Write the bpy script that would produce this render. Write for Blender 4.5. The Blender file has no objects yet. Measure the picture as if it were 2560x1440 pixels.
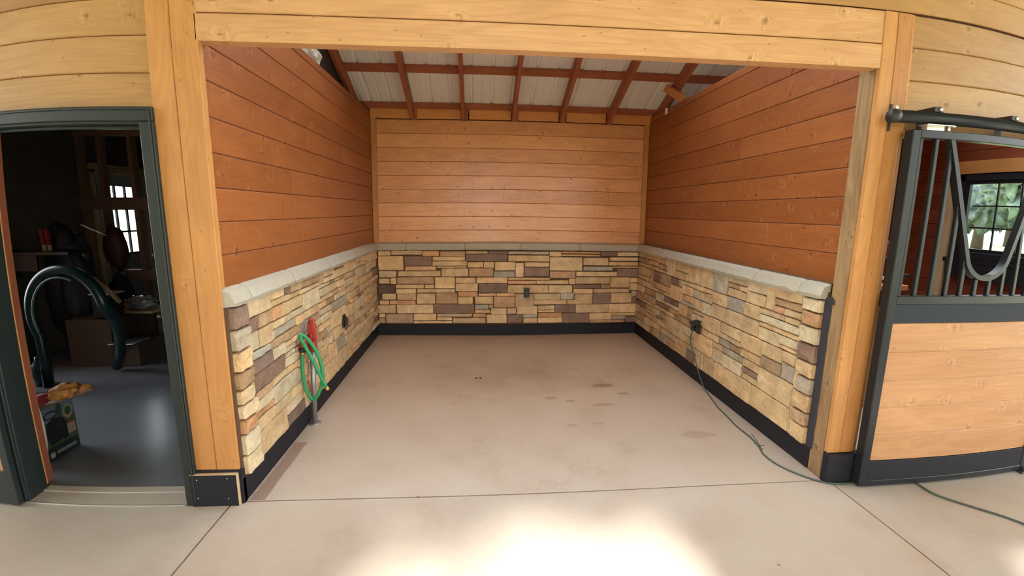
import bpy, bmesh, math, random
from mathutils import Vector, Matrix, noise
random.seed(7)
PI = math.pi
SC = bpy.context.scene
COL = SC.collection

# ------------------------------------------------------------------ camera
cd = bpy.data.cameras.new('camera')
cam = bpy.data.objects.new('camera', cd)
COL.objects.link(cam)
SC.camera = cam
cd.type = 'PANO'
cd.sensor_width = 36.0
cd.clip_start = 0.05
try:
    CC = cd if hasattr(cd, 'panorama_type') else cd.cycles
    CC.panorama_type = 'FISHEYE_LENS_POLYNOMIAL'
except Exception:
    CC = cd.cycles
    CC.panorama_type = 'FISHEYE_LENS_POLYNOMIAL'
K = (1.09074, 0.31648, -1.00845, 0.48581)      # wide phone lens: angle against distance from the picture's centre
CC.fisheye_fov = 3.1
CC.fisheye_polynomial_k0 = 0.0
CC.fisheye_polynomial_k1 = -K[0] / 18.0
CC.fisheye_polynomial_k2 = -K[1] / 18.0 ** 2
CC.fisheye_polynomial_k3 = -K[2] / 18.0 ** 3
CC.fisheye_polynomial_k4 = -K[3] / 18.0 ** 4
yaw, pitch, roll = 0.07565, -0.16937, 0.0115
F = Vector((math.sin(yaw) * math.cos(pitch), math.cos(yaw) * math.cos(pitch), math.sin(pitch)))
R0 = Vector((math.cos(yaw), -math.sin(yaw), 0)); U0 = R0.cross(F)
RR = R0 * math.cos(roll) + U0 * math.sin(roll); UU = -R0 * math.sin(roll) + U0 * math.cos(roll)
M = Matrix((RR, UU, -F)).transposed().to_4x4()
M.translation = Vector((-0.15961, -2.28294, 1.6))
cam.matrix_world = M

# ------------------------------------------------------------------ world, sun, exposure
SC.view_settings.view_transform = 'Standard'
SC.view_settings.look = 'None'
SC.view_settings.gamma = 1.0
SC.view_settings.use_curve_mapping = False
SC.view_settings.exposure = 0.25
wd = bpy.data.worlds.new('world'); SC.world = wd; wd.use_nodes = True
wn = wd.node_tree.nodes; wl = wd.node_tree.links
bg = wn['Background']
bg.inputs['Color'].default_value = (0.93, 0.965, 1.0, 1)
bg.inputs['Strength'].default_value = 7.0
sl = bpy.data.lights.new('sun', 'SUN'); sl.energy = 26.0; sl.angle = math.radians(3.6); sl.color = (1.0, 0.96, 0.9)
sun = bpy.data.objects.new('sun', sl); COL.objects.link(sun)
SUN_DIR = Vector((0.0, 0.815, -0.58)).normalized()
sun.rotation_euler = SUN_DIR.to_track_quat('-Z', 'Y').to_euler()
sun.location = (0, -8, 8)
SC.cycles.max_bounces = 10
SC.cycles.diffuse_bounces = 8
SC.cycles.caustics_reflective = False
SC.cycles.caustics_refractive = False

# ------------------------------------------------------------------ materials
def newmat(name):
    m = bpy.data.materials.new(name); m.use_nodes = True
    nt = m.node_tree
    return m, nt, nt.nodes, nt.links, nt.nodes['Principled BSDF']

def mth(nt, op, a, b=None, c=None):
    n = nt.nodes.new('ShaderNodeMath'); n.operation = op
    for i, v in enumerate((a, b, c)):
        if v is None: continue
        if isinstance(v, (int, float)): n.inputs[i].default_value = v
        else: nt.links.new(v, n.inputs[i])
    return n.outputs[0]

def vm(nt, op, a, b=None):
    n = nt.nodes.new('ShaderNodeVectorMath'); n.operation = op
    for i, v in enumerate((a, b)):
        if v is None: continue
        if isinstance(v, tuple): n.inputs[i].default_value = v
        else: nt.links.new(v, n.inputs[i])
    return n.outputs[0]

def mixc(nt, f, a, b, mode='MIX'):
    n = nt.nodes.new('ShaderNodeMix'); n.data_type = 'RGBA'; n.blend_type = mode; n.clamp_factor = True
    for s, v in ((n.inputs[0], f), (n.inputs[6], a), (n.inputs[7], b)):
        if isinstance(v, (int, float)): s.default_value = v
        elif isinstance(v, tuple): s.default_value = (*v[:3], 1)
        else: nt.links.new(v, s)
    return n.outputs[2]

def ramp(nt, f, stops, interp='LINEAR'):
    n = nt.nodes.new('ShaderNodeValToRGB'); n.color_ramp.interpolation = interp
    e = n.color_ramp.elements
    while len(e) < len(stops): e.new(0.5)
    for i, (p, c) in enumerate(stops):
        e[i].position = p; e[i].color = (*c, 1) if len(c) == 3 else c
    nt.links.new(f, n.inputs[0])
    return n.outputs[0]

def nz(nt, vec, scale, detail=3, rough=0.5, dist=0.0):
    n = nt.nodes.new('ShaderNodeTexNoise'); n.inputs['Scale'].default_value = scale
    n.inputs['Detail'].default_value = detail; n.inputs['Roughness'].default_value = rough
    n.inputs['Distortion'].default_value = dist
    nt.links.new(vec, n.inputs['Vector'])
    return n.outputs['Fac']

def bump(nt, h, strength, dist, bsdf):
    n = nt.nodes.new('ShaderNodeBump'); n.inputs['Strength'].default_value = strength
    n.inputs['Distance'].default_value = dist
    nt.links.new(h, n.inputs['Height']); nt.links.new(n.outputs[0], bsdf.inputs['Normal'])

def wood(name, base, dark=(0.45, 0.42, 0.36), knots=0.5, var=0.22, rough=0.42, grain=0.35, halo=0.35, bl=0.0):
    """knotty pine; u runs along the board in metres, v across"""
    m, nt, N, L, B = newmat(name)
    uv = N.new('ShaderNodeUVMap'); uv.uv_map = 'UVMap'
    geo = N.new('ShaderNodeNewGeometry')
    r = geo.outputs['Random Per Island']
    sep = N.new('ShaderNodeSeparateXYZ'); L.new(uv.outputs[0], sep.inputs[0])
    u = mth(nt, 'ADD', sep.outputs[0], mth(nt, 'MULTIPLY', r, 61.0))
    v = mth(nt, 'ADD', sep.outputs[1], mth(nt, 'MULTIPLY', r, 17.3))
    def comb(a, b, c=0.0):
        n = N.new('ShaderNodeCombineXYZ')
        for i, q in enumerate((a, b, c)):
            if isinstance(q, (int, float)): n.inputs[i].default_value = q
            else: L.new(q, n.inputs[i])
        return n.outputs[0]
    # knots
    kv = comb(mth(nt, 'MULTIPLY', u, 4.6), mth(nt, 'MULTIPLY', v, 7.5))
    vo = N.new('ShaderNodeTexVoronoi'); vo.voronoi_dimensions = '2D'; vo.inputs['Scale'].default_value = 1.0
    vo.inputs['Randomness'].default_value = 0.95
    wob = nz(nt, comb(mth(nt, 'MULTIPLY', u, 9), mth(nt, 'MULTIPLY', v, 25)), 1.0, 2)
    kv2 = vm(nt, 'ADD', kv, comb(mth(nt, 'MULTIPLY', mth(nt, 'SUBTRACT', wob, 0.5), 0.16), mth(nt, 'MULTIPLY', mth(nt, 'SUBTRACT', wob, 0.5), 0.34)))
    L.new(kv2, vo.inputs['Vector'])
    sc = N.new('ShaderNodeSeparateColor'); L.new(vo.outputs['Color'], sc.inputs[0])
    has = mth(nt, 'LESS_THAN', sc.outputs[0], knots)
    size = mth(nt, 'ADD', 0.035, mth(nt, 'MULTIPLY', sc.outputs[1], 0.075))
    d = vo.outputs['Distance']
    kn = mth(nt, 'MULTIPLY', has, mth(nt, 'SMOOTH_MIN', 1.0, mth(nt, 'MAXIMUM', 0.0, mth(nt, 'MULTIPLY', mth(nt, 'SUBTRACT', size, d), 18.0)), 0.2))
    ha = mth(nt, 'MULTIPLY', has, mth(nt, 'MAXIMUM', 0.0, mth(nt, 'SUBTRACT', 1.0, mth(nt, 'DIVIDE', d, 0.34))))
    # grain bends round the knots
    v2 = mth(nt, 'ADD', v, mth(nt, 'MULTIPLY', ha, 0.035))
    big = nz(nt, comb(mth(nt, 'MULTIPLY', u, 0.9), mth(nt, 'MULTIPLY', v2, 7.0)), 1.0, 3, 0.5, 0.6)
    rings = mth(nt, 'SINE', mth(nt, 'MULTIPLY', mth(nt, 'ADD', big, mth(nt, 'MULTIPLY', ha, 0.25)), 52.0))
    fine = nz(nt, comb(mth(nt, 'MULTIPLY', u, 2.5), mth(nt, 'MULTIPLY', v2, 130.0)), 1.0, 4, 0.6)
    blot = nz(nt, comb(mth(nt, 'MULTIPLY', u, 2.2), mth(nt, 'MULTIPLY', v, 6.0)), 1.0, 2)
    g = mth(nt, 'ADD', mth(nt, 'MULTIPLY', rings, 0.13), mth(nt, 'MULTIPLY', mth(nt, 'SUBTRACT', fine, 0.5), 1.1))
    g = mth(nt, 'ADD', g, mth(nt, 'MULTIPLY', mth(nt, 'SUBTRACT', blot, 0.5), 1.0))
    g = mth(nt, 'MULTIPLY', g, grain)
    rr2 = mth(nt, 'MULTIPLY', mth(nt, 'SUBTRACT', r, 0.5), var)
    val = mth(nt, 'ADD', mth(nt, 'ADD', 1.0, g), rr2)
    sv = N.new('ShaderNodeCombineColor')
    L.new(val, sv.inputs[0]); L.new(mth(nt, 'POWER', mth(nt, 'MAXIMUM', val, 0.05), 1.25), sv.inputs[1]); L.new(mth(nt, 'POWER', mth(nt, 'MAXIMUM', val, 0.05), 1.5), sv.inputs[2])
    col = mixc(nt, 1.0, base, sv.outputs[0], 'MULTIPLY')
    lit = tuple(min(1, c * k) for c, k in zip(base, (1.28, 1.5, 1.9)))
    whisk = nz(nt, comb(mth(nt, 'MULTIPLY', u, 42.0), mth(nt, 'MULTIPLY', v, 9.0)), 1.0, 3, 0.6, 0.8)
    halo_m = mth(nt, 'MULTIPLY', mth(nt, 'MULTIPLY', ha, halo * 2.4), mth(nt, 'MAXIMUM', 0.0, mth(nt, 'MULTIPLY', mth(nt, 'SUBTRACT', whisk, 0.47), 5.0)))
    dk = mth(nt, 'MULTIPLY', mth(nt, 'MULTIPLY', ha, 1.5), mth(nt, 'MAXIMUM', 0.0, mth(nt, 'MULTIPLY', mth(nt, 'SUBTRACT', 0.45, whisk), 5.0)))
    col = mixc(nt, dk, col, tuple(b * k for b, k in zip(base, (0.66, 0.56, 0.5))))
    col = mixc(nt, halo_m, col, lit)
    col = mixc(nt, mth(nt, 'MULTIPLY', kn, 0.75), col, tuple(b * d_ for b, d_ in zip(base, dark)))
    # short pale brush marks and dark nail specks
    sp = N.new('ShaderNodeTexVoronoi'); sp.voronoi_dimensions = '2D'; sp.inputs['Scale'].default_value = 1.0
    L.new(comb(mth(nt, 'MULTIPLY', u, 5.0), mth(nt, 'MULTIPLY', v, 11.0)), sp.inputs['Vector'])
    s2 = N.new('ShaderNodeSeparateColor'); L.new(sp.outputs['Color'], s2.inputs[0])
    dot = mth(nt, 'MULTIPLY', mth(nt, 'LESS_THAN', sp.outputs['Distance'], 0.035), mth(nt, 'LESS_THAN', s2.outputs[2], 0.4))
    col = mixc(nt, mth(nt, 'MULTIPLY', dot, 0.6), col, tuple(b * 0.3 for b in base))
    L.new(col, B.inputs['Base Color'])
    B.inputs['Roughness'].default_value = rough
    B.inputs['Specular IOR Level'].default_value = 0.4
    bump(nt, mth(nt, 'ADD', fine, mth(nt, 'MULTIPLY', kn, 0.6)), 0.12, 0.004, B)
    return m

def plain(name, col, rough=0.5, metal=0.0, var=0.06, scale=14.0, bmp=0.06, spec=0.5, coat=0.0):
    m, nt, N, L, B = newmat(name)
    tc = N.new('ShaderNodeTexCoord')
    f = nz(nt, tc.outputs['Object'], scale, 4, 0.6)
    k = mth(nt, 'ADD', 1.0 - var, mth(nt, 'MULTIPLY', f, 2 * var))
    cc = N.new('ShaderNodeCombineColor')
    for i in range(3): L.new(k, cc.inputs[i])
    L.new(mixc(nt, 1.0, col, cc.outputs[0], 'MULTIPLY'), B.inputs['Base Color'])
    B.inputs['Roughness'].default_value = rough; B.inputs['Metallic'].default_value = metal
    B.inputs['Specular IOR Level'].default_value = spec
    B.inputs['Coat Weight'].default_value = coat
    if bmp: bump(nt, f, bmp, 0.004, B)
    return m

FRONT = (0.395, 0.218, 0.078)
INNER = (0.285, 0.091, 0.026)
W_FRONT = wood('stained_pine_front', FRONT, knots=0.34)
W_TRIM = wood('stained_pine_trim', (0.50, 0.235, 0.075), knots=0.16, var=0.16)
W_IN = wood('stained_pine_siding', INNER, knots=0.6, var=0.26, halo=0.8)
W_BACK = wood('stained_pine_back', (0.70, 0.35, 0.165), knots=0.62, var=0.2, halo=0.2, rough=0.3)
W_BEAM = wood('header_pine', (0.56, 0.315, 0.15), knots=0.3, var=0.1, rough=0.36)
W_RAFT = wood('rafter_wood', (0.33, 0.105, 0.052), knots=0.15, var=0.15, rough=0.6)
W_BLOCK = wood('pine_block', (0.62, 0.27, 0.085), knots=0.3, var=0.1)
W_POST = wood('weathered_post', (0.29, 0.18, 0.085), knots=0.3, var=0.1, rough=0.75, grain=0.8)
W_RAW = wood('raw_pine', (0.62, 0.46, 0.28), knots=0.2, var=0.15, rough=0.7)
W_DARK = wood('dark_stud', (0.26, 0.15, 0.10), knots=0.15, var=0.3, rough=0.8)
W_DOORP = wood('door_plank', (0.47, 0.245, 0.11), knots=0.34, var=0.12)
W_RED = wood('stained_pine_far_stall', (0.22, 0.056, 0.026), knots=0.35, var=0.3)
BLACK = plain('black_paint', (0.017, 0.018, 0.022), 0.45, spec=0.3)
BLACKB = plain('black_board', (0.015, 0.015, 0.020), 0.6, spec=0.25)
STEEL_B = plain('black_steel', (0.010, 0.014, 0.017), 0.35, 0.0, 0.1, 6, spec=0.35)
DOORGREEN = plain('dark_green_black_paint', (0.022, 0.030, 0.030), 0.34, spec=0.35)
EDGE = plain('raw_board_edge', (0.62, 0.45, 0.26), 0.8)
CAPM = plain('limestone_cap', (0.42, 0.39, 0.315), 0.85, 0, 0.12, 5, 0.5)
MORTAR = plain('mortar_brown', (0.12, 0.066, 0.035), 0.95, 0, 0.3, 30, 0.4)  # dark brown mortar behind the stones
METALROOF = plain('pale_roof_metal', (0.76, 0.76, 0.74), 0.4, 0.0, 0.08, 2)
GALV = plain('galvanised_pipe', (0.34, 0.33, 0.33), 0.4, 0.7)
ZINC = plain('zinc', (0.75, 0.74, 0.70), 0.3, 0.8)
REDP = plain('red_enamel', (0.42, 0.045, 0.03), 0.45, 0, 0.2, 30)
GREENH = plain('green_hose', (0.02, 0.28, 0.11), 0.45)
BRASS = plain('brass', (0.65, 0.42, 0.13), 0.35, 0.9)
CORD = plain('dark_green_cord', (0.055, 0.085, 0.07), 0.6)
PLASTB = plain('black_plastic', (0.018, 0.016, 0.016), 0.5)
WHITEP = plain('white_paint', (0.75, 0.77, 0.78), 0.5)
DOORW = plain('white_door_paint', (0.40, 0.47, 0.50), 0.5)
CARD = plain('cardboard', (0.085, 0.058, 0.040), 0.85, 0, 0.15, 3)
CARD2 = plain('cardboard_flap', (0.22, 0.13, 0.08), 0.85)
PAPER = plain('crumpled_wrap', (0.62, 0.60, 0.52), 0.7, 0, 0.2, 8)
GLOVE = plain('yellow_leather', (0.42, 0.19, 0.045), 0.8, 0, 0.35, 9, 0.4)
REDC = plain('red_cloth', (0.25, 0.02, 0.02), 0.85)
TARP = plain('dark_tarp', (0.022, 0.022, 0.026), 0.55, 0, 0.3, 4, 0.3)
NAVY = plain('navy_cloth', (0.02, 0.03, 0.07), 0.8)
DKGREEN = plain('dark_green_plastic', (0.006, 0.030, 0.034), 0.3)
BAGM = plain('blue_white_bag', (0.25, 0.32, 0.42), 0.3, 0, 0.5, 7, 0.4)
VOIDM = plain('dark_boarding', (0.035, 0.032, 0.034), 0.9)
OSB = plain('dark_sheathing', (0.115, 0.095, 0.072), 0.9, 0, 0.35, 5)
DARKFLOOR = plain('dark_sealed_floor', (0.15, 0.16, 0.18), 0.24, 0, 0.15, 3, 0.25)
SEAMDARK = plain('seam_dark', (0.09, 0.028, 0.012), 0.9)
FELT = plain('dark_caulk', (0.03, 0.028, 0.035), 0.8)
AISLE = plain('aisle_boards', (0.52, 0.46, 0.38), 0.7)

def glass_mat():
    m, nt, N, L, B = newmat('window_glass')
    t = N.new('ShaderNodeBsdfTransparent'); t.inputs[0].default_value = (0.93, 0.97, 0.97, 1)
    g = N.new('ShaderNodeBsdfGlossy'); g.inputs['Roughness'].default_value = 0.02
    mx = N.new('ShaderNodeMixShader'); mx.inputs[0].default_value = 0.05
    L.new(t.outputs[0], mx.inputs[1]); L.new(g.outputs[0], mx.inputs[2]); L.new(mx.outputs[0], N['Material Output'].inputs[0])
    return m
GLASS = glass_mat()

def stone_mat():
    m, nt, N, L, B = newmat('ledge_stone')
    at = N.new('ShaderNodeAttribute'); at.attribute_name = 'tone'
    tc = N.new('ShaderNodeTexCoord')
    a = nz(nt, tc.outputs['Object'], 9, 5, 0.65)
    b = nz(nt, tc.outputs['Object'], 60, 4, 0.6)
    s = mth(nt, 'ADD', 0.22, mth(nt, 'ADD', mth(nt, 'MULTIPLY', a, 1.05), mth(nt, 'MULTIPLY', b, 0.5)))
    cc = N.new('ShaderNodeCombineColor')
    L.new(s, cc.inputs[0]); L.new(mth(nt, 'POWER', s, 1.1), cc.inputs[1]); L.new(mth(nt, 'POWER', s, 1.2), cc.inputs[2])
    L.new(mixc(nt, 1.0, at.outputs['Color'], cc.outputs[0], 'MULTIPLY'), B.inputs['Base Color'])
    B.inputs['Roughness'].default_value = 0.9; B.inputs['Specular IOR Level'].default_value = 0.2
    bump(nt, mth(nt, 'ADD', a, mth(nt, 'MULTIPLY', b, 0.6)), 0.85, 0.014, B)
    return m
STONE = stone_mat()

def concrete():
    m, nt, N, L, B = newmat('concrete_floor')
    tc = N.new('ShaderNodeTexCoord'); P = tc.outputs['Object']
    a = nz(nt, P, 0.9, 3, 0.55); b = nz(nt, P, 3.2, 5, 0.62); c = nz(nt, P, 26, 4, 0.6)
    v = mth(nt, 'ADD', mth(nt, 'MULTIPLY', a, 0.5), mth(nt, 'ADD', mth(nt, 'MULTIPLY', b, 0.4), mth(nt, 'MULTIPLY', c, 0.1)))
    col = ramp(nt, v, [(0.30, (0.36, 0.295, 0.245)), (0.45, (0.46, 0.40, 0.345)), (0.58, (0.50, 0.45, 0.40)), (0.75, (0.55, 0.50, 0.45))])
    # floor position, used by the stains and tints below
    sep = N.new('ShaderNodeSeparateXYZ'); L.new(P, sep.inputs[0])
    # dry mud stains: (x, y, rx, ry, strength)
    for (sx, sy, rx, ry, st) in ((1.00, 1.62, 0.10, 0.045, 0.75), (1.13, 1.42, 0.07, 0.03, 0.6), (0.47, 1.37, 0.06, 0.035, 0.45), (0.62, 1.30, 0.05, 0.03, 0.4),
                                 (0.92, 1.62, 0.32, 0.16, 0.15), (0.10, 2.0, 1.0, 0.7, 0.35), (0.9, 1.2, 0.10, 0.03, 0.4), (1.45, 0.62, 0.16, 0.06, 0.3), (0.55, 0.85, 0.05, 0.02, 0.35), (0.75, 0.86, 0.06, 0.02, 0.35)):
        dx = mth(nt, 'DIVIDE', mth(nt, 'SUBTRACT', sep.outputs[0], sx), rx)
        dy = mth(nt, 'DIVIDE', mth(nt, 'SUBTRACT', sep.outputs[1], sy), ry)
        d = mth(nt, 'SQRT', mth(nt, 'ADD', mth(nt, 'POWER', mth(nt, 'ABSOLUTE', dx), 2.0), mth(nt, 'POWER', mth(nt, 'ABSOLUTE', dy), 2.0)))
        d = mth(nt, 'ADD', d, mth(nt, 'MULTIPLY', mth(nt, 'SUBTRACT', b, 0.5), 1.6))
        soft = 1.0 if rx > 0.2 else 3.0
        f = mth(nt, 'MULTIPLY', mth(nt, 'MINIMUM', 1.0, mth(nt, 'MAXIMUM', 0.0, mth(nt, 'MULTIPLY', mth(nt, 'SUBTRACT', 1.0, d), soft))), st)
        col = mixc(nt, f, col, (0.235, 0.135, 0.085))
    # glue strip beside the left kick board
    sx = mth(nt, 'MULTIPLY', mth(nt, 'LESS_THAN', mth(nt, 'ABSOLUTE', mth(nt, 'SUBTRACT', sep.outputs[0], -1.405)), mth(nt, 'ADD', 0.03, mth(nt, 'MULTIPLY', c, 0.025))),
             mth(nt, 'LESS_THAN', mth(nt, 'ABSOLUTE', mth(nt, 'SUBTRACT', sep.outputs[1], 0.34)), 0.32))
    col = mixc(nt, mth(nt, 'MULTIPLY', sx, 0.7), col, (0.25, 0.15, 0.11))
    # warm bounce light painted into the stall slab, stronger towards the back
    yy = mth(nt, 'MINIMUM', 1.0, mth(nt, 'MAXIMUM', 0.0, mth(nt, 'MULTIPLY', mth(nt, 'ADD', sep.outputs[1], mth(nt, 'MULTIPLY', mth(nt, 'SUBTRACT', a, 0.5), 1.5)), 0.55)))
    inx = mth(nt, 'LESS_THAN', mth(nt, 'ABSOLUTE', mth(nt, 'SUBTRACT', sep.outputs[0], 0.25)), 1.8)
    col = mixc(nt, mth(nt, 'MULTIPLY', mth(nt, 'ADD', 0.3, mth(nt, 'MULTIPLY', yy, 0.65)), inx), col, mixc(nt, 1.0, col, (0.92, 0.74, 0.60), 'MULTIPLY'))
    # small specks
    vo = N.new('ShaderNodeTexVoronoi'); vo.inputs['Scale'].default_value = 3.5; L.new(P, vo.inputs['Vector'])
    col = mixc(nt, mth(nt, 'MULTIPLY', mth(nt, 'LESS_THAN', vo.outputs['Distance'], 0.028), 0.6), col, (0.13, 0.08, 0.05))
    L.new(col, B.inputs['Base Color'])
    L.new(mth(nt, 'ADD', 0.34, mth(nt, 'MULTIPLY', b, 0.25)), B.inputs['Roughness'])
    B.inputs['Specular IOR Level'].default_value = 0.45
    bump(nt, mth(nt, 'ADD', b, mth(nt, 'MULTIPLY', c, 0.4)), 0.12, 0.006, B)
    return m
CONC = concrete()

def grass_mat():
    m, nt, N, L, B = newmat('sunlit_grass')
    tc = N.new('ShaderNodeTexCoord')
    L.new(ramp(nt, nz(nt, tc.outputs['Object'], 1.2, 5), [(0.3, (0.22, 0.30, 0.10)), (0.7, (0.45, 0.48, 0.25))]), B.inputs['Base Color'])
    B.inputs['Roughness'].default_value = 0.95
    return m
GRASS = grass_mat()
LEAF = plain('tree_leaves', (0.105, 0.135, 0.135), 0.8, 0, 0.9, 5, 0.5)
BARK = plain('tree_bark', (0.08, 0.055, 0.04), 0.9)

# ------------------------------------------------------------------ mesh helpers
class MB:
    def __init__(s, long='X'):
        s.v = []; s.f = []; s.mi = []; s.tone = []; s.long = long; s.longs = []; s.sm = []
    def add(s, vs, fs, mi=0, tone=(1, 1, 1), long=None, smooth=False):
        b = len(s.v); s.v += [tuple(q) for q in vs]
        for f in fs:
            s.f.append(tuple(b + i for i in f)); s.mi.append(mi); s.tone.append(tone); s.longs.append(long or s.long); s.sm.append(smooth)
    def box(s, x0, x1, y0, y1, z0, z1, c=0.0, mi=0, long=None, tone=(1, 1, 1), M=None):
        """box with chamfered edges c"""
        if x0 > x1: x0, x1 = x1, x0
        if y0 > y1: y0, y1 = y1, y0
        if z0 > z1: z0, z1 = z1, z0
        c = min(c, (x1 - x0) * .45, (y1 - y0) * .45, (z1 - z0) * .45)
        X, Y, Z = (x0, x1), (y0, y1), (z0, z1)
        vs = []; fs = []
        if c <= 0:
            vs = [Vector((X[i], Y[j], Z[k])) for i in (0, 1) for j in (0, 1) for k in (0, 1)]
            fs = [(0, 1, 3, 2), (4, 6, 7, 5), (0, 4, 5, 1), (2, 3, 7, 6), (0, 2, 6, 4), (1, 5, 7, 3)]
        else:
            idx = {}
            for i in (0, 1):
                for j in (0, 1):
                    for k in (0, 1):
                        p = (X[i], Y[j], Z[k]); n = (c if i == 0 else -c, c if j == 0 else -c, c if k == 0 else -c)
                        idx[i, j, k, 0] = len(vs); vs.append(Vector((p[0], p[1] + n[1], p[2] + n[2])))
                        idx[i, j, k, 1] = len(vs); vs.append(Vector((p[0] + n[0], p[1], p[2] + n[2])))
                        idx[i, j, k, 2] = len(vs); vs.append(Vector((p[0] + n[0], p[1] + n[1], p[2])))
            A = lambda i, j, k, a: idx[i, j, k, a]
            for i in (0, 1):
                q = [A(i, 0, 0, 0), A(i, 1, 0, 0), A(i, 1, 1, 0), A(i, 0, 1, 0)]; fs.append(q if i else q[::-1])
                q = [A(0, i, 0, 1), A(0, i, 1, 1), A(1, i, 1, 1), A(1, i, 0, 1)]; fs.append(q if i else q[::-1])
                q = [A(0, 0, i, 2), A(1, 0, i, 2), A(1, 1, i, 2), A(0, 1, i, 2)]; fs.append(q if i else q[::-1])
            for a in (0, 1):
                for b_ in (0, 1):
                    fs.append([A(a, b_, 0, 0), A(a, b_, 1, 0), A(a, b_, 1, 1), A(a, b_, 0, 1)])
                    fs.append([A(a, 0, b_, 0), A(a, 1, b_, 0), A(a, 1, b_, 2), A(a, 0, b_, 2)])
                    fs.append([A(0, a, b_, 1), A(1, a, b_, 1), A(1, a, b_, 2), A(0, a, b_, 2)])
                    for k in (0, 1): fs.append([A(a, b_, k, 0), A(a, b_, k, 1), A(a, b_, k, 2)])
            cen = Vector(((x0 + x1) / 2, (y0 + y1) / 2, (z0 + z1) / 2))
            ff = []
            for f in fs:
                n = (vs[f[1]] - vs[f[0]]).cross(vs[f[2]] - vs[f[1]])
                fc = sum((vs[q] for q in f), Vector()) / len(f)
                ff.append(f if n.dot(fc - cen) > 0 else f[::-1])
            fs = ff
        if M is not None: vs = [M @ q for q in vs]
        s.add(vs, fs, mi, tone, long)
        return s
    def bar(s, p, q, w, h, c=0.0, mi=0, up=(0, 0, 1), tone=(1, 1, 1)):
        """board from p to q, w wide, h high; long axis is p-q"""
        p, q = Vector(p), Vector(q); d = q - p; L = d.length; d.normalize()
        u = Vector(up); r = d.cross(u).normalized(); u = r.cross(d)
        Mx = Matrix((d, r, u)).transposed().to_4x4(); Mx.translation = p
        s.box(0, L, -w / 2, w / 2, -h / 2, h / 2, c, mi, 'X', tone, Mx)
        return s
    def tube(s, pts, r, n=12, mi=0, caps=True, tone=(1, 1, 1), rs=None):
        pts = [Vector(p) for p in pts]; vs = []; fs = []
        up = Vector((0, 0, 1)); prev = None
        for i, p in enumerate(pts):
            t = (pts[min(i + 1, len(pts) - 1)] - pts[max(i - 1, 0)]).normalized()
            if prev is None:
                a = t.cross(up)
                if a.length < 1e-3: a = t.cross(Vector((1, 0, 0)))
                a.normalize()
            else:
                a = (prev - t * prev.dot(t)).normalized()
            b = t.cross(a); prev = a
            rad = rs[i] if rs else r
            for k in range(n):
                th = 2 * PI * k / n; vs.append(p + (a * math.cos(th) + b * math.sin(th)) * rad)
        for i in range(len(pts) - 1):
            for k in range(n):
                k2 = (k + 1) % n
                fs.append((i * n + k, (i + 1) * n + k, (i + 1) * n + k2, i * n + k2))
        if caps:
            fs.append(tuple(range(n))); fs.append(tuple(reversed(range((len(pts) - 1) * n, len(pts) * n))))
        s.add(vs, fs, mi, tone, None, True)
        return s
    def cyl(s, p, q, r, n=16, mi=0, r2=None):
        return s.tube([p, q], r, n, mi, True, rs=[r, r2 if r2 is not None else r])
    def lathe(s, cen, prof, n=20, mi=0, axis='Z'):
        vs = []; fs = []; cen = Vector(cen)
        for (r, h) in prof:
            for k in range(n):
                th = 2 * PI * k / n; a, b = r * math.cos(th), r * math.sin(th)
                vs.append(cen + (Vector((a, b, h)) if axis == 'Z' else Vector((h, a, b)) if axis == 'X' else Vector((a, h, b))))
        for i in range(len(prof) - 1):
            for k in range(n):
                k2 = (k + 1) % n
                fs.append((i * n + k, i * n + k2, (i + 1) * n + k2, (i + 1) * n + k))
        fs.append(tuple(reversed(range(n)))); fs.append(tuple(range((len(prof) - 1) * n, len(prof) * n)))
        s.add(vs, fs, mi, (1, 1, 1), None, True)
        return s
    def build(s, name, mats, parent=None, recalc=True, loc=None):
        me = bpy.data.meshes.new(name)
        off = Vector(loc) if loc is not None else Vector((0, 0, 0))
        me.from_pydata([tuple(Vector(q) - off) for q in s.v], [], s.f)
        if not isinstance(mats, (list, tuple)): mats = [mats]
        for m in mats: me.materials.append(m)
        me.polygons.foreach_set('material_index', s.mi)
        me.polygons.foreach_set('use_smooth', s.sm)
        uvs = []; cols = []
        AX = {'X': 0, 'Y': 1, 'Z': 2}
        for p in me.polygons:
            a = AX[s.longs[p.index]]; o = [i for i in range(3) if i != a]
            t = s.tone[p.index]
            for li in p.loop_indices:
                co = s.v[me.loops[li].vertex_index]
                uvs += (co[a], co[o[0]] + co[o[1]])
                cols += (t[0], t[1], t[2], 1.0)
        me.uv_layers.new(name='UVMap')
        me.uv_layers['UVMap'].data.foreach_set('uv', uvs)
        me.color_attributes.new('tone', 'FLOAT_COLOR', 'CORNER')
        me.color_attributes['tone'].data.foreach_set('color', cols)
        if recalc:
            bm = bmesh.new(); bm.from_mesh(me); bmesh.ops.recalc_face_normals(bm, faces=bm.faces); bm.to_mesh(me); bm.free()
        me.validate(); me.update()
        o = bpy.data.objects.new(name, me); COL.objects.link(o)
        o.location = off
        if parent is not None:
            o.parent = parent
            o.matrix_parent_inverse = parent.matrix_world.inverted() if not isinstance(parent, str) else Matrix()
        return o

def tag(o, label, cat, group=None, kind=None):
    o['label'] = label; o['category'] = cat
    if group: o['group'] = group
    if kind: o['kind'] = kind
    return o
def struct(o, label=None, cat=None):
    o['kind'] = 'structure'
    if label: o['label'] = label
    if cat: o['category'] = cat
    return o
def empty(name, loc):
    o = bpy.data.objects.new(name, None); COL.objects.link(o); o.location = loc
    o.empty_display_size = 0.1
    bpy.context.view_layer.update()
    return o

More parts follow.
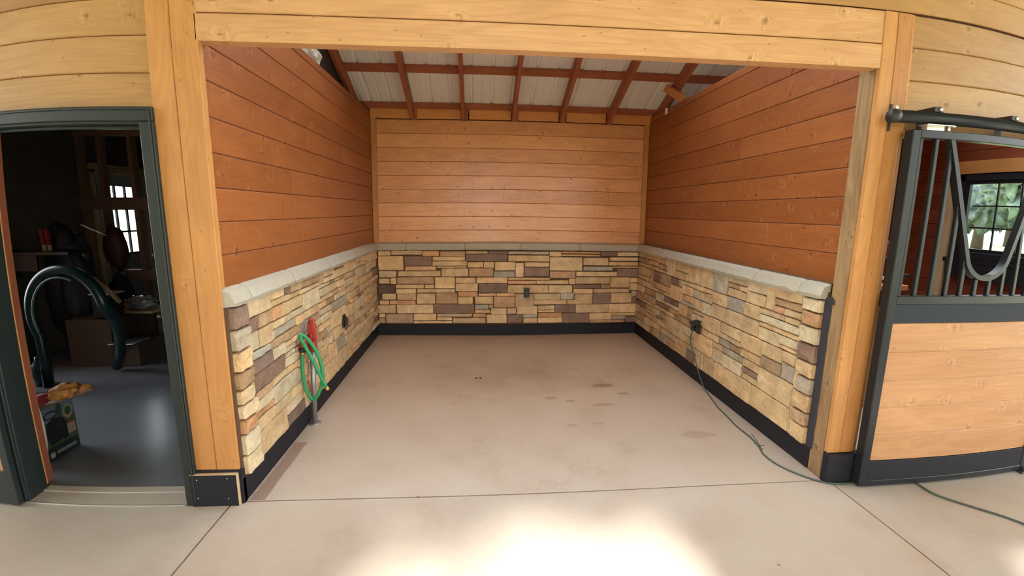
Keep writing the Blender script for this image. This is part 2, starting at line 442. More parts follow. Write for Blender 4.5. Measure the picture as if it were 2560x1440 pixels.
# dimensions (metres) -----------------------------------------------
XL, XR = -1.468, 1.943          # opening edges
SL, SR, SB = -1.476, 2.009, 3.468   # siding planes of the stall
ZC = 1.203                       # top of stone cap
S = 0.17                         # board exposure
TH = 0.022

def siding(mb, axis, plane, out, a0, a1, zs, joints=None, thick=TH):
    """shiplap boards on a wall. axis 'X': boards run in X on plane Y=plane; out = +1/-1 room side"""
    for i in range(len(zs) - 1):
        z0, z1 = zs[i] + 0.0015, zs[i + 1] - 0.0015
        cuts = [a0] + sorted((joints or {}).get(i, [])) + [a1]
        for k in range(len(cuts) - 1):
            b0, b1 = cuts[k] + (0.0007 if k else 0), cuts[k + 1] - (0.0007 if k < len(cuts) - 2 else 0)
            if axis == 'X': mb.box(b0, b1, plane, plane - out * thick, z0, z1, 0.0045, 0, 'X')
            else: mb.box(plane, plane - out * thick, b0, b1, z0, z1, 0.0045, 0, 'Y')
    # backing
    if axis == 'X': mb.box(a0, a1, plane - out * 0.006, plane - out * (thick + 0.004), zs[0], zs[-1], 0, 1)
    else: mb.box(plane - out * 0.006, plane - out * (thick + 0.004), a0, a1, zs[0], zs[-1], 0, 1)
    return mb

# ------------------------------------------------------------------ floor
fl = MB()
g = 0.005
YJ = 0.014
for (a, b) in ((-9, -1.53), (-1.53, 1.985), (1.985, 5.6), (5.6, 9)):
    for (c, d) in ((-5.2, -2.6), (-2.6, YJ)):
        fl.box(a + g, b - g, c + g, d - g, -0.1, 0.0, 0.0015)
fl.box(-1.6, 2.12, YJ + g, 3.62, -0.1, 0.0, 0.0015)
fl.box(2.13, 5.62, YJ + g, 3.62, -0.1, 0.0, 0.0015)
fl.box(-2.75, -1.62, YJ + g, 0.16, -0.1, 0.0, 0.0015)
fl.box(-9, 9, -5.2, 3.6, -0.16, -0.025, 0)
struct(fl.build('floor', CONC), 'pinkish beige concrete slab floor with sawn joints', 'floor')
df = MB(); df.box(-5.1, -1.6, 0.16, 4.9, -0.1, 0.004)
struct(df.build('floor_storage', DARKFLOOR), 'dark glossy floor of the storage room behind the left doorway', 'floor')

# ------------------------------------------------------------------ stone veneer
TONES = {0: (0.62, 0.44, 0.245), 1: (0.24, 0.16, 0.12), 2: (0.56, 0.32, 0.17), 3: (0.42, 0.37, 0.285), 4: (0.13, 0.085, 0.072), 5: (0.42, 0.28, 0.165), 6: (0.60, 0.49, 0.32)}
def tone(t, rnd):
    c = TONES[t]; k = rnd.uniform(0.86, 1.12); w = rnd.uniform(-0.05, 0.05)
    return (c[0] * k * (1 + w), c[1] * k, c[2] * k * (1 - w))
def stone(mb, fn, u0, u1, v0, v1, dep, t, rnd, gap=0.0035, rough=0.006):
    """one rough stone; fn(u, v, w) gives the place, w is how far it stands out"""
    u0 += gap; u1 -= gap; v0 += gap; v1 -= gap
    if u1 - u0 < 0.008 or v1 - v0 < 0.006: return
    nu = max(3, min(10, int((u1 - u0) / 0.03) + 2)); nv = max(3, min(8, int((v1 - v0) / 0.025) + 2))
    sd = rnd.uniform(0, 100); vs = []; fs = []
    cr = min(0.012, (u1 - u0) * .25, (v1 - v0) * .3)
    for j in range(nv + 1):
        for i in range(nu + 1):
            a, b = i / nu, j / nv
            u = u0 + (u1 - u0) * a; v = v0 + (v1 - v0) * b
            ei = i in (0, nu); ej = j in (0, nv)
            n1 = noise.noise(Vector((u * 14 + sd, v * 14, 1.3))); n2 = noise.noise(Vector((u * 14, v * 14 + sd, 7.7)))
            if ei and ej:
                u += cr * 0.5 * (1 if i == 0 else -1); v += cr * 0.5 * (1 if j == 0 else -1)
            if ej and not ei: v += 0.003 * n1 * (1.0)
            if ei and not ej: u += 0.003 * n2
            if i == 1: u = u0 + 0.006 + 0.002 * n1
            if i == nu - 1: u = u1 - 0.006 + 0.002 * n1
            if j == 1: v = v0 + 0.005 + 0.002 * n2
            if j == nv - 1: v = v1 - 0.005 + 0.002 * n2
            w = dep + rough * (noise.noise(Vector((u * 9 + sd, v * 16, sd))) + 0.5 * noise.noise(Vector((u * 30 + sd, v * 40, sd))))
            if ei or ej: w -= 0.009
            vs.append(fn(u, v, max(0.002, w)))
    W = nu + 1
    for j in range(nv):
        for i in range(nu):
            fs.append((j * W + i, j * W + i + 1, (j + 1) * W + i + 1, (j + 1) * W + i))
    # skirt back to the wall
    ring = [i for i in range(W)] + [j * W + nu for j in range(1, nv + 1)] + [nv * W + i for i in range(nu - 1, -1, -1)] + [j * W for j in range(nv - 1, 0, -1)]
    base = len(vs)
    for q in ring:
        i, j = q % W, q // W
        vs.append(fn(u0 + (u1 - u0) * i / nu, v0 + (v1 - v0) * j / nv, 0.0))
    n = len(ring)
    for k in range(n): fs.append((ring[k], base + k, base + (k + 1) % n, ring[(k + 1) % n]))
    mb.add(vs, fs, 0, t, None, False)

def pick(rnd):
    r = rnd.random()
    return 0 if r < 0.52 else 6 if r < 0.76 else 5 if r < 0.90 else 1 if r < 0.94 else 2 if r < 0.97 else 3
def pack(u0, u1, v0, v1, rnd, out):
    """coursed irregular stones"""
    w, h = u1 - u0, v1 - v0
    def sub(a0, a1, b0, b1, dpt=0):
        w, h = a1 - a0, b1 - b0
        if h > 0.19 or (h > 0.095 and rnd.random() < 0.42 and w > 0.12 and dpt < 3):
            k = rnd.uniform(0.3, 0.7); m = b0 + h * k
            sub(a0, a1, b0, m, dpt + 1); sub(a0, a1, m, b1, dpt + 1); return
        if w > 0.46 or (w > 0.28 and rnd.random() < 0.4) or w > 7.5 * h:
            k = rnd.uniform(0.3, 0.7); m = a0 + w * k
            sub(a0, m, b0, b1, dpt + 1); sub(m, a1, b0, b1, dpt + 1); return
        out.append((a0, a1, b0, b1))
    rows = []; v = v0
    while v < v1 - 0.05:
        hh = rnd.choice((0.13, 0.17, 0.2, 0.24))
        if v + hh > v1 - 0.08: hh = v1 - v
        rows.append((v, v + hh)); v += hh
    for (a, b) in rows:
        u = u0; first = True
        while u < u1 - 0.01:
            ww = rnd.uniform(0.22, 0.75) * (0.6 if first else 1); first = False
            if u + ww > u1 - 0.15: ww = u1 - u
            sub(u, u + ww, a, b); u += ww

CAPB = 1.105; KICK = 0.146
def cap_blocks(parent, fn, u_edges, flip=1):
    """fn(u, w, z): u along the wall, w out from the wall"""
    rnd = random.Random(3)
    for (a, b) in zip(u_edges[:-1], u_edges[1:]):
        a += 0.002; b -= 0.002
        n = max(2, int((b - a) / 0.035)); vs = []; fs = []
        for i in range(n + 1):
            u = a + (b - a) * i / n
            q = noise.noise(Vector((u * 11, parent_seed[0], 0))) * 0.012 + noise.noise(Vector((u * 37, parent_seed[0], 4))) * 0.006
            q2 = noise.noise(Vector((u * 23, parent_seed[0], 9))) * 0.004
            e = 0.006 if i in (0, n) else 0.0
            prof = [(0.0, CAPB), (0.062, CAPB + e), (0.072 + q2 - e, CAPB + 0.022 + q), (0.060 + q2 * .5 - e, CAPB + 0.052 + q), (0.052 - e, ZC - 0.018 - e), (0.0, ZC - e * .5)]
            for (w, z) in prof: vs.append(fn(u, w, z))
        m = 6
        for i in range(n):
            for k in range(m):
                k2 = (k + 1) % m
                fs.append((i * m + k, i * m + k2, (i + 1) * m + k2, (i + 1) * m + k))
        fs.append(tuple(range(m))); fs.append(tuple(reversed(range(n * m, (n + 1) * m))))
        mb = MB(); mb.add(vs, fs); mb.build('cap_stone', CAPM, parent)
parent_seed = [0.0]

# ---- stall walls
zb = [1.1815 + S * k for k in range(0, 10)]; zb[0] = 1.17
wb = MB(); siding(wb, 'X', SB, -1, SL - 0.01, SR + 0.01, zb)
# frieze between rafter ends, plate behind
wb.box(SL - 0.02, SR + 0.03, SB + 0.03, SB + 0.12, 0.0, 2.80, 0, 1)
wall_back = struct(wb.build('wall_back', [W_BACK, SEAMDARK]), 'back wall of the wash stall, knotty pine boards over stone', 'wall')
zl = [1.1995 + S * k for k in range(0, 10)] + [2.795]; zl[0] = 1.17
rj = random.Random(5)
wl_ = MB(); siding(wl_, 'Y', SL, 1, 0.03, SB, zl, {3: [1.02], 5: [2.2], 7: [1.3]})
wl_.box(SL - 0.03, -1.60, 0.03, SB + .1, 0.0, 2.68, 0, 1)
wall_left = struct(wl_.build('wall_left', [W_IN, SEAMDARK]), 'left side wall of the wash stall with wide pine boards', 'wall')
zr = [1.211 + S * k for k in range(0, 10)] + [2.805]; zr[0] = 1.17
wr = MB(); siding(wr, 'Y', SR, -1, 0.12, SB, zr, {1: [0.9], 3: [2.1], 5: [1.35], 7: [1.9], 8: [0.8]})
wr.box(SR + 0.03, 2.12, 0.17, SB + .1, 0.0, 2.68, 0, 1)
wall_right = struct(wr.build('wall_right', [W_IN, SEAMDARK]), 'right side wall of the wash stall with wide pine boards', 'wall')

BACKST = '''-1.422,-1.262,1.032,1.097,0 -1.257,-0.859,1.072,1.100,0 -1.257,-0.859,1.046,1.076,0 -0.859,-0.644,1.025,1.095,2 -0.633,-0.315,1.020,1.091,5 -0.315,-0.033,1.051,1.089,0 -0.030,0.216,1.048,1.087,1 0.218,0.735,1.046,1.086,3 0.740,0.896,1.021,1.088,0 0.898,1.413,1.063,1.090,2 0.898,1.414,1.029,1.056,0 1.415,1.638,1.035,1.098,1 1.639,1.931,1.038,1.097,0 -1.424,-1.100,0.848,1.033,0 -1.090,-0.736,0.903,1.029,1 -0.732,-0.315,0.965,1.023,0 -0.315,0.212,0.955,1.054,1 0.219,0.744,0.955,1.035,0 0.746,1.177,0.840,1.017,0 1.188,1.526,0.913,1.015,0 1.537,1.931,0.975,1.026,0 1.528,1.938,0.913,0.968,0 -1.084,-0.687,0.842,0.901,2 -0.732,-0.292,0.901,0.964,0 -0.680,-0.300,0.874,0.899,0 -0.289,-0.087,0.877,0.950,0 -0.085,0.051,0.873,0.953,0 0.053,0.310,0.839,0.953,0 0.311,0.419,0.757,0.941,0 0.430,0.742,0.887,0.949,0 0.420,0.744,0.766,0.886,1 0.749,1.090,0.744,0.836,5 1.191,1.587,0.843,0.900,3 1.591,1.940,0.884,0.907,0 -1.418,-1.193,0.756,0.845,0 -1.176,-0.628,0.767,0.841,0 -0.620,-0.274,0.766,0.872,0 -0.270,0.040,0.764,0.875,5 0.042,0.308,0.753,0.836,3 1.094,1.646,0.770,0.834,0 1.641,1.946,0.766,0.879,1 -1.422,-1.283,0.674,0.748,0 -1.277,-1.196,0.670,0.753,0 -1.187,-0.713,0.672,0.765,5 -0.707,-0.444,0.615,0.764,0 -0.440,-0.182,0.683,0.756,0 -0.176,0.215,0.679,0.758,0 0.218,0.753,0.720,0.753,0 0.218,0.578,0.667,0.716,2 0.579,0.998,0.667,0.720,0 0.999,1.085,0.667,0.746,0 1.085,1.558,0.671,0.764,0 1.560,1.828,0.620,0.765,0 1.826,1.951,0.691,0.759,0 -1.434,-1.215,0.555,0.670,4 -1.208,-0.842,0.616,0.670,0 -0.838,-0.710,0.616,0.669,0 -1.210,-0.943,0.547,0.613,0 -0.935,-0.444,0.559,0.613,0 -0.440,-0.154,0.577,0.683,0 -0.149,0.214,0.562,0.680,1 0.216,0.737,0.556,0.661,0 0.737,1.053,0.554,0.659,0 1.053,1.431,0.613,0.667,1 1.432,1.561,0.612,0.669,5 1.062,1.329,0.542,0.610,0 1.334,1.831,0.556,0.613,0 1.830,1.957,0.588,0.688,0 1.861,1.970,0.508,0.585,3 -1.388,-1.206,0.470,0.552,0 -1.194,-0.950,0.466,0.552,0 -0.944,-0.701,0.414,0.552,0 -0.695,-0.416,0.417,0.559,5 -0.411,-0.157,0.509,0.577,2 -0.149,0.076,0.517,0.556,0 0.078,0.310,0.517,0.559,0 0.313,0.555,0.366,0.551,5 0.553,0.892,0.467,0.550,0 0.892,1.076,0.469,0.557,3 1.081,1.328,0.456,0.543,0 1.324,1.584,0.406,0.558,1 1.578,1.864,0.417,0.554,0 -1.422,-1.300,0.405,0.464,0 -1.295,-0.955,0.406,0.464,2 -0.411,-0.218,0.414,0.509,0 -0.195,0.038,0.415,0.514,0 0.041,0.312,0.369,0.517,5 0.550,0.981,0.404,0.470,0 0.981,1.324,0.405,0.466,0 1.857,1.976,0.411,0.513,1 -1.471,-1.212,0.295,0.401,0 -1.202,-0.727,0.293,0.409,0 -0.726,-0.200,0.291,0.417,1 -0.196,-0.018,0.346,0.410,3 -0.014,0.038,0.364,0.410,0 -0.196,0.003,0.298,0.342,0 0.006,0.211,0.276,0.364,0 0.214,0.329,0.283,0.364,0 0.333,0.601,0.280,0.392,0 0.603,0.824,0.335,0.397,0 0.604,0.826,0.304,0.335,0 0.822,1.099,0.295,0.407,1 1.101,1.556,0.291,0.407,0 1.553,1.951,0.286,0.411,0 -1.437,-1.353,0.234,0.292,0 -1.439,-1.356,0.162,0.234,5 -1.348,-0.995,0.162,0.289,5 -0.990,-0.691,0.199,0.289,0 -0.993,-0.485,0.160,0.195,0 -0.683,-0.231,0.247,0.290,0 -0.684,-0.488,0.200,0.243,0 -0.224,-0.053,0.240,0.294,2 -0.480,-0.057,0.165,0.236,0 -0.050,0.212,0.165,0.279,0 0.214,0.414,0.168,0.284,1 0.413,0.604,0.236,0.290,3 0.419,0.602,0.165,0.235,0 0.609,0.927,0.234,0.299,2 0.607,0.930,0.164,0.238,0 0.925,1.299,0.158,0.291,1 1.292,1.595,0.192,0.289,0 1.589,1.987,0.244,0.286,0 1.592,1.793,0.197,0.245,3 1.297,1.776,0.153,0.195,2 1.791,1.993,0.155,0.236,1'''
rnd = random.Random(11)
DB = 0.038
bs = MB()
bs.box(SL, SR, SB, SB + 0.03, 0.05, 1.19, 0, 1)
bs.box(SL, SR, SB - 0.022, SB, 0.05, 1.15, 0, 1)
fb = lambda u, v, w: Vector((u, SB - 0.012 - w, v))
for q in BACKST.split():
    a, b, c, d, t = q.split(',')
    stone(bs, fb, float(a), float(b), float(c), float(d), DB + rnd.uniform(-0.006, 0.006), tuple(1.16 * q_ for q_ in tone(int(t), rnd)), rnd, 0.0025)
bs.build('stone_veneer', [STONE, MORTAR], wall_back)
parent_seed[0] = 1.7
cap_blocks(wall_back, lambda u, w, z: Vector((u, SB - w - 0.012, z)), [SL + 0.01, -1.065, -0.32, 0.372, 1.13, SR - 0.01])

# side wall stones; v=height, u=distance in from the front
def side(parent, X, sgn, seed, u0, extra):
    rnd = random.Random(seed); mb = MB(); out = []
    fn = lambda u, v, w: Vector((X + sgn * (0.010 + w), u, v))
    mb.box(X, X + sgn * 0.019, u0 - 0.02, SB - 0.02, KICK - 0.002, 1.15, 0, 1)
    taken = extra
    pack(u0 + 0.15, SB - 0.05, KICK + 0.004, CAPB + 0.006, rnd, out)
    for (a, b, c, d) in out:
        stone(mb, fn, a, b, c, d, 0.026 + rnd.uniform(-0.006, 0.009), tone(pick(rnd), rnd), rnd, 0.003, 0.008)
    # quoins at the open end: L-shaped rough blocks, front face and end face
    v = KICK + 0.004; k = 0
    for (hh, t, wd_) in extra:
        d = v + hh
        if d > CAPB: d = CAPB - 0.004
        W = wd_; tn = tone(t, rnd)
        stone(mb, fn, u0 - 0.004, u0 + W, v, d - 0.004, 0.046 + rnd.uniform(-0.004, 0.006), tn, rnd, 0.004, 0.012)
        stone(mb, lambda a, b, w: Vector((X + sgn * (0.002 + a), u0 + 0.012 - w, b)), 0.0, 0.05, v, d - 0.004, 0.014, tn, rnd, 0.003, 0.006)
        # filler between quoin and field
        if W < 0.15: stone(mb, fn, u0 + W, u0 + 0.152, v, d, 0.034, tone(pick(rnd), rnd), rnd, 0.003, 0.008)
        v = d; k += 1
    mb.build('stone_veneer', [STONE, MORTAR], parent)
side(wall_left, SL, 1, 21, 0.03, [(0.115, 6, .15), (0.125, 6, .14), (0.085, 2, .12), (0.085, 6, .15), (0.085, 0, .12), (0.10, 5, .15), (0.115, 0, .13), (0.12, 3, .145), (0.125, 1, .13)])
side(wall_right, SR - 0.045, -1, 33, 0.18, [(0.12, 0, .12), (0.09, 5, .12), (0.12, 0, .14), (0.11, 3, .12), (0.10, 0, .14), (0.12, 1, .15), (0.11, 6, .14), (0.095, 2, .13), (0.10, 6, .15)])
# back wall ends
parent_seed[0] = 3.1
cap_blocks(wall_left, lambda u, w, z: Vector((SL + w, u, z)), [0.006, 0.19, 0.80, 1.55, 2.35, SB - 0.078])
parent_seed[0] = 5.9
cap_blocks(wall_right, lambda u, w, z: Vector((SR - 0.045 - w, u, z)), [0.165, 0.36, 0.85, 1.65, 2.5, SB - 0.078])
mbx = MB(); mbx.box(SR - 0.05, SR, 0.17, SB, 0.05, ZC, 0, 0); mbx.build('stone_backing', MORTAR, wall_right)

# black kick boards
XBL, XBR, YBB = -1.4565, 1.9565, 3.4495
for nm, bx in (('baseboard_left', (SL + 0.001, XBL, 0.0, YBB, 0, KICK)), ('baseboard_right', (XBR - 0.012, SR - 0.03, 0.145, YBB, 0, KICK)), ('baseboard_back', (XBL - .015, XBR + .01, YBB - 0.012, SB + 0.01, 0, KICK))):
    m = MB(); m.box(*bx, 0.003); o = struct(m.build(nm, BLACKB), 'black kick board along the ' + nm.split('_')[1] + ' wall', 'baseboard')

# corner trims on the back wall
for i, (a, b) in enumerate(((SL + 0.001, -1.408), (1.944, SR - 0.001))):
    m = MB('Z'); m.box(a, b, SB - 0.03, SB + 0.001, ZC - 0.01, 2.735 if i == 0 else 2.75, 0.004)
    struct(m.build('trim_%d' % (1 + i), W_TRIM), 'upright pine corner strip at the %s end of the back wall' % ('left', 'right')[i], 'trim')

# ------------------------------------------------------------------ rafters, purlins, roof
SLOPE = 0.42
RX = [-1.592, -0.960, -0.346, 0.266, 0.857, 1.457, 2.06, 2.67, 3.28, 3.89, 4.50, 5.1]
names = ['first rafter beside the dark gap at the left wall', 'second rafter from the left wall', 'third rafter from the left wall', 'middle rafter above the stall back wall', 'fifth rafter from the left wall', 'sixth rafter, left of the loose wood offcut', 'rafter passing behind the loose wood offcut at the right wall']
DEP = 0.15
def rz(y): return 2.695 + SLOPE * (3.38 - y)      # underside of the rafters
Y_TOP = 0.35
for i, x in enumerate(RX[:7]):
    y0, y1 = 3.44, Y_TOP
    w = 0.02
    prof = [(y0, 2.695), (3.385, 2.695), (y1, rz(y1)), (y1, rz(y1) + DEP), (y0, rz(y0) + DEP)]
    if i in (0, 6): prof = [(3.6, rz(3.6)), (y1, rz(y1)), (y1, rz(y1) + DEP), (3.6, rz(3.6) + DEP)]
    vs = [Vector((x - w, a, b)) for a, b in prof] + [Vector((x + w, a, b)) for a, b in prof]
    n = len(prof); fs = [tuple(range(n)), tuple(range(2 * n - 1, n - 1, -1))] + [(k, (k + 1) % n, n + (k + 1) % n, n + k) for k in range(n)]
    m = MB('Y'); m.add(vs, fs)
    o = m.build('rafter', W_RAFT)
    tag(o, 'reddish brown ' + names[i], 'rafter', 'rafters under the metal roof')
    if i in (1, 2, 3, 4, 5):
        m = MB('Z'); s_ = 1
        m.box(x + w + 0.002, x + w + 0.034, 3.395, 3.44, 2.697, 2.835, 0.002); m.build('tail_block', W_RAFT, o)
fx = [-1.475, -0.925, -0.275, 0.325, 0.925, 1.51]
fe = [-0.983, -0.37, 0.24, 0.83, 1.43, 2.02]
for i in range(6):
    m = MB(); m.box(fx[i] + (0.0 if i else 0.0), fe[i], 3.425, 3.45, 2.714, 2.845, 0.003)
    o = m.build('frieze_board', W_BLOCK)
    tag(o, 'light orange pine filler board between rafters, %s' % ('at the left wall', 'second bay from the left', 'third bay from the left', 'fourth bay with violet tinge and a black knot', 'fifth bay, plain and knot free', 'at the right corner')[i], 'board', 'filler boards between the rafter tails')
for i, y in enumerate((3.40, 2.80, 2.19, 1.58, 0.97, 0.45)):
    m = MB(); z = rz(y) + DEP
    m.bar((-1.62, y, z + 0.021), (5.45, y, z + 0.021), 0.09, 0.042, 0.002, up=(0, SLOPE, 1))
    o = m.build('purlin', W_RAFT)
    tag(o, ('reddish purlin batten lying just above the back wall', 'reddish purlin batten crossing the rafters halfway up the visible roof', 'purlin batten hidden behind the header beam', 'purlin batten high above the stall, fourth up', 'purlin batten high above the stall, fifth up', 'topmost purlin batten near the front wall')[i], 'purlin', 'roof purlins')
# ribbed metal sheets
m = MB('Y')
xs = []; x = -1.66
while x < 5.6:
    xs += [(x, 0), (x + 0.085, 0), (x + 0.092, 0.006), (x + 0.102, 0.006), (x + 0.109, 0), (x + 0.19, 0), (x + 0.205, 0.02), (x + 0.225, 0.02), (x + 0.24, 0)]; x += 0.2286 + 0.0114
vs = []; fs = []
for (x, h) in xs:
    for y in (3.75, 2.05 if x < 5.4 else 0.05):
        vs.append(Vector((x, y, rz(y) + DEP + 0.044 + h + (0.0))))
for i in range(len(xs) - 1): fs.append((2 * i, 2 * i + 1, 2 * i + 3, 2 * i + 2))
m.add(vs, fs); 
vs2 = [v + Vector((0, 0, 0.004)) for v in vs]; m.add(vs2, fs)
o = m.build('ceiling', METALROOF, recalc=False)
struct(o, 'underside of pale ribbed metal roof sheets', 'roof')

m = MB(); m.add([Vector((x, y, rz(y) + DEP + 0.06)) for (x, y) in ((-1.66, 0.06), (5.4, 0.06), (5.4, 2.07), (-1.66, 2.07))], [(0, 1, 2, 3)])  # added roof light, out of view, lets sky brighten the dim stalls
struct(m.build('added_roof_light', GLASS), 'clear roof light added unseen over the stall fronts to brighten them', 'roof light')
m = MB(); m.box(-9, 9, 0.0, 0.09, 4.5, 6.6); struct(m.build('wall_sun_block', W_FRONT))  # added unseen wall, keeps direct sun off the roof light
# eave boards outside so that no sky leaks under the sheets
m = MB(); m.box(-1.66, 5.6, 3.60, 3.64, 2.5, 2.96); struct(m.build('wall_eave', VOIDM))
# dark boarding above the left partition
m = MB('Y'); m.box(-1.66, -1.625, 0.05, 3.7, 2.78, 4.5)
struct(m.build('wall_gable_left', VOIDM), 'dark boarding above the left partition', 'wall')
m = MB('Y'); m.box(-1.66, -1.615, 0.05, 3.6, 2.5, 2.785); struct(m.build('wall_partition_top', VOIDM))

# crumpled wrap hanging over the left partition
def sheet(nu, nv, fn):
    vs = [Vector(fn(i / nu, j / nv)) for j in range(nv + 1) for i in range(nu + 1)]
    fs = [(j * (nu + 1) + i, j * (nu + 1) + i + 1, (j + 1) * (nu + 1) + i + 1, (j + 1) * (nu + 1) + i) for j in range(nv) for i in range(nu)]
    return vs, fs
def wrapf(a, b):
    y = 1.15 + a * 0.78; top = 3.05 - 0.1 * a
    z = 2.775 + b * (top - 2.775)
    n = noise.noise(Vector((y * 5, z * 7, 0))) + 0.5 * noise.noise(Vector((y * 14, z * 18, 3)))
    if a > 0.85: y += 0.12 * (b - 0.5) * (a - 0.85) / 0.15
    return (-1.56 + 0.035 * n, y, z)
vs, fs = sheet(24, 12, wrapf); m = MB(); m.add(vs, fs, smooth=False)
o = m.build('insulation_wrap', PAPER); tag(o, 'crumpled off white building wrap stuffed above the left partition', 'wrap')
sm = o.modifiers.new('solid', 'SOLIDIFY'); sm.thickness = 0.004

# loose offcut resting on the right wall
m = MB(); m.bar((2.0, 3.18, 3.155), (2.035, 2.56, 2.83), 0.085, 0.038, 0.002, up=(1, 0.2, 0.2))
o = m.build('wood_offcut', W_BLOCK); tag(o, 'short offcut of timber leaning across the top of the right wall', 'offcut')
m = MB(); m.box(1.985, 2.0, 2.88, 2.93, 2.74, 2.81, 0.002); o = m.build('white_tag', WHITEP); tag(o, 'small white plastic scrap below the timber offcut on the right wall', 'scrap')

# ------------------------------------------------------------------ front wall
# header beam boards
m = MB(); m.box(XL - 0.012, XR + 0.0, 0.0, 0.078, 2.379, 2.500, 0.004)
struct(m.build('trim_3', W_BEAM), 'lower board of the header beam across the stall opening', 'beam')
m = MB(); m.box(XL - 0.012, XR + 0.002, 0.004, 0.04, 2.506, 2.668, 0.004)
m.box(XL - 0.012, XR, 0.03, 0.1, 2.49, 2.52, 0, 0)
struct(m.build('trim_4', W_BEAM), 'upper board of the header beam across the stall opening', 'beam')
# board above header, full width
fz = [2.672 + S * k for k in range(0, 11)]
m = MB(); siding(m, 'X', 0.0, -1, XL - 0.005, 9, fz, {1: [4.0], 2: [1.6]}, 0.03)
zf = [2.0738, 2.1638] + [2.3338 + S * k for k in range(0, 3)]; zf[-1] = 2.672
siding(m, 'X', 0.02, -1, 2.10, 3.42, zf)
ze = [0.2] + [0.2938 + S * k for k in range(0, 15)]; ze[-1] = 2.672
siding(m, 'X', 0.02, -1, 3.42, 9, ze)
m.box(3.42, 9, 0.045, 0.10, 0, 4.5, 0, 1); m.box(-1.48, 3.42, 0.045, 0.09, 2.56, 4.5, 0, 1)
m.box(2.14, 3.42, 0.045, 0.09, 2.08, 2.56, 0, 1)
struct(m.build('wall_front_right', [W_FRONT, SEAMDARK]), 'golden knotty pine boards above and right of the stall opening', 'wall')
zq = [2.0682 + S * k for k in range(0, 15)]
m = MB(); siding(m, 'X', 0.02, -1, -9, -1.69, zq, None)
zq2 = [0.2 + S * k for k in range(0, 12)] ; zq2[-1] = 2.068
siding(m, 'X', 0.02, -1, -9, -2.78, zq2)
m.box(-9, -2.78, 0.045, 0.10, 0, 4.5, 0, 1); m.box(-2.78, -1.49, 0.045, 0.09, 2.085, 4.5, 0, 1)
m.box(-1.70, -1.49, 0.045, 0.13, 0.0, 4.5, 0, 1)
struct(m.build('wall_front_left', [W_FRONT, SEAMDARK]), 'golden knotty pine boards above the left doorway', 'wall')
# upright casings
def casing(n, x0, x1, y0, y1, z0, z1, lab, mt=None):
    m = MB('Z'); m.box(x0, x1, y0, y1, z0, z1, 0.004); return struct(m.build('trim_%d' % n, mt or W_TRIM), lab, 'casing')
casing(5, -1.5885, XL, 0.0, 0.045, 0.198, 4.4, 'upright pine casing board on the left edge of the stall opening')
casing(6, -1.703, -1.5915, 0.002, 0.045, 0.198, 4.4, 'upright pine casing board beside the left doorway')
m = MB('Z'); m.box(-1.476, XL - 0.001, 0.02, 0.035, 0.0, 2.5); struct(m.build('trim_7', FELT), 'dark sealing line at the left jamb', 'trim')
casing(8, XR, 2.0205, -0.002, 0.03, 0.19, 2.668, 'light upright pine casing board right of the stall opening')
casing(9, 2.023, 2.112, 0.0, 0.03, 0.19, 2.668, 'darker upright pine casing board beside the sliding stall door', wood('stained_pine_casing', (0.43, 0.19, 0.055), knots=0.22, var=0.1))
casing(10, 2.112, 2.135, 0.006, 0.14, 0.02, 2.668, 'narrow pine edge strip behind the sliding stall door')
# weathered post
m = MB('Z'); m.box(XR + 0.003, 2.108, 0.03, 0.143, 0.0, 2.555, 0.006)
o = m.build('timber_post', W_POST); tag(o, 'rough weathered grey brown timber post inside the right edge of the stall opening', 'post')
# dark caulk between post and stone
m = MB('Z'); vs = []; fs = []
n = 40
for i in range(n + 1):
    z = 0.15 + (1.12 - 0.15) * i / n; q = 0.007 * noise.noise(Vector((z * 13, 0, 0)))
    wdt = 0.008 if i < n - 1 else 0.004
    for (x, y) in ((XR + 0.0005, 0.120 + q), (XR - 0.004, 0.125 + q), (XR - 0.004, 0.172), (XR + 0.012, 0.172)):
        vs.append(Vector((x, y, z)))
for i in range(n):
    for k in range(4): fs.append((4 * i + k, 4 * i + (k + 1) % 4, 4 * i + 4 + (k + 1) % 4, 4 * i + 4 + k))
m.add(vs, fs); m.add([Vector((XR - 0.006, 0.10, 1.085)), Vector((XR - 0.006, 0.15, 1.085)), Vector((XR - 0.006, 0.155, 1.125)), Vector((XR - 0.006, 0.12, 1.13)), Vector((XR - 0.006, 0.10, 1.11))], [(0, 1, 2, 3, 4)])
struct(m.build('trim_11', FELT), 'ragged black sealant line between weathered post and stone', 'sealant')

# black plinth blocks
m = MB(); m.box(XR - 0.003, 2.165, -0.022, 0.0295, 0.0, 0.19, 0.004)
struct(m.build('baseboard_front_right', BLACKB), 'black plinth block at the foot of the right casing boards', 'baseboard')
p = empty('baseboard_front_left', (-1.6, 0, 0)); struct(p, 'black plinth panel with raw tan edges below the left casing boards', 'baseboard')
m = MB(); m.box(-1.735, XBL, -0.004, 0.03, 0.0, 0.206, 0.002); m.build('backing_board', BLACKB, p)
m = MB(); m.box(-1.722, -1.478, -0.024, -0.0045, 0.001, 0.186); m.build('front_panel', BLACKB, p)
m = MB(); m.box(-1.722, -1.4775, -0.0235, -0.0045, 0.1865, 0.190); m.box(-1.478, -1.474, -0.0235, -0.0045, 0.001, 0.190)
m.build('raw_edge', EDGE, p)
for (x, z) in ((-1.686, 0.16), (-1.527, 0.165), (-1.69, 0.05), (-1.53, 0.045)):
    m = MB(); m.cyl((x, -0.0245, z), (x, -0.022, z), 0.003, 8); m.build('nail_head', ZINC, p)

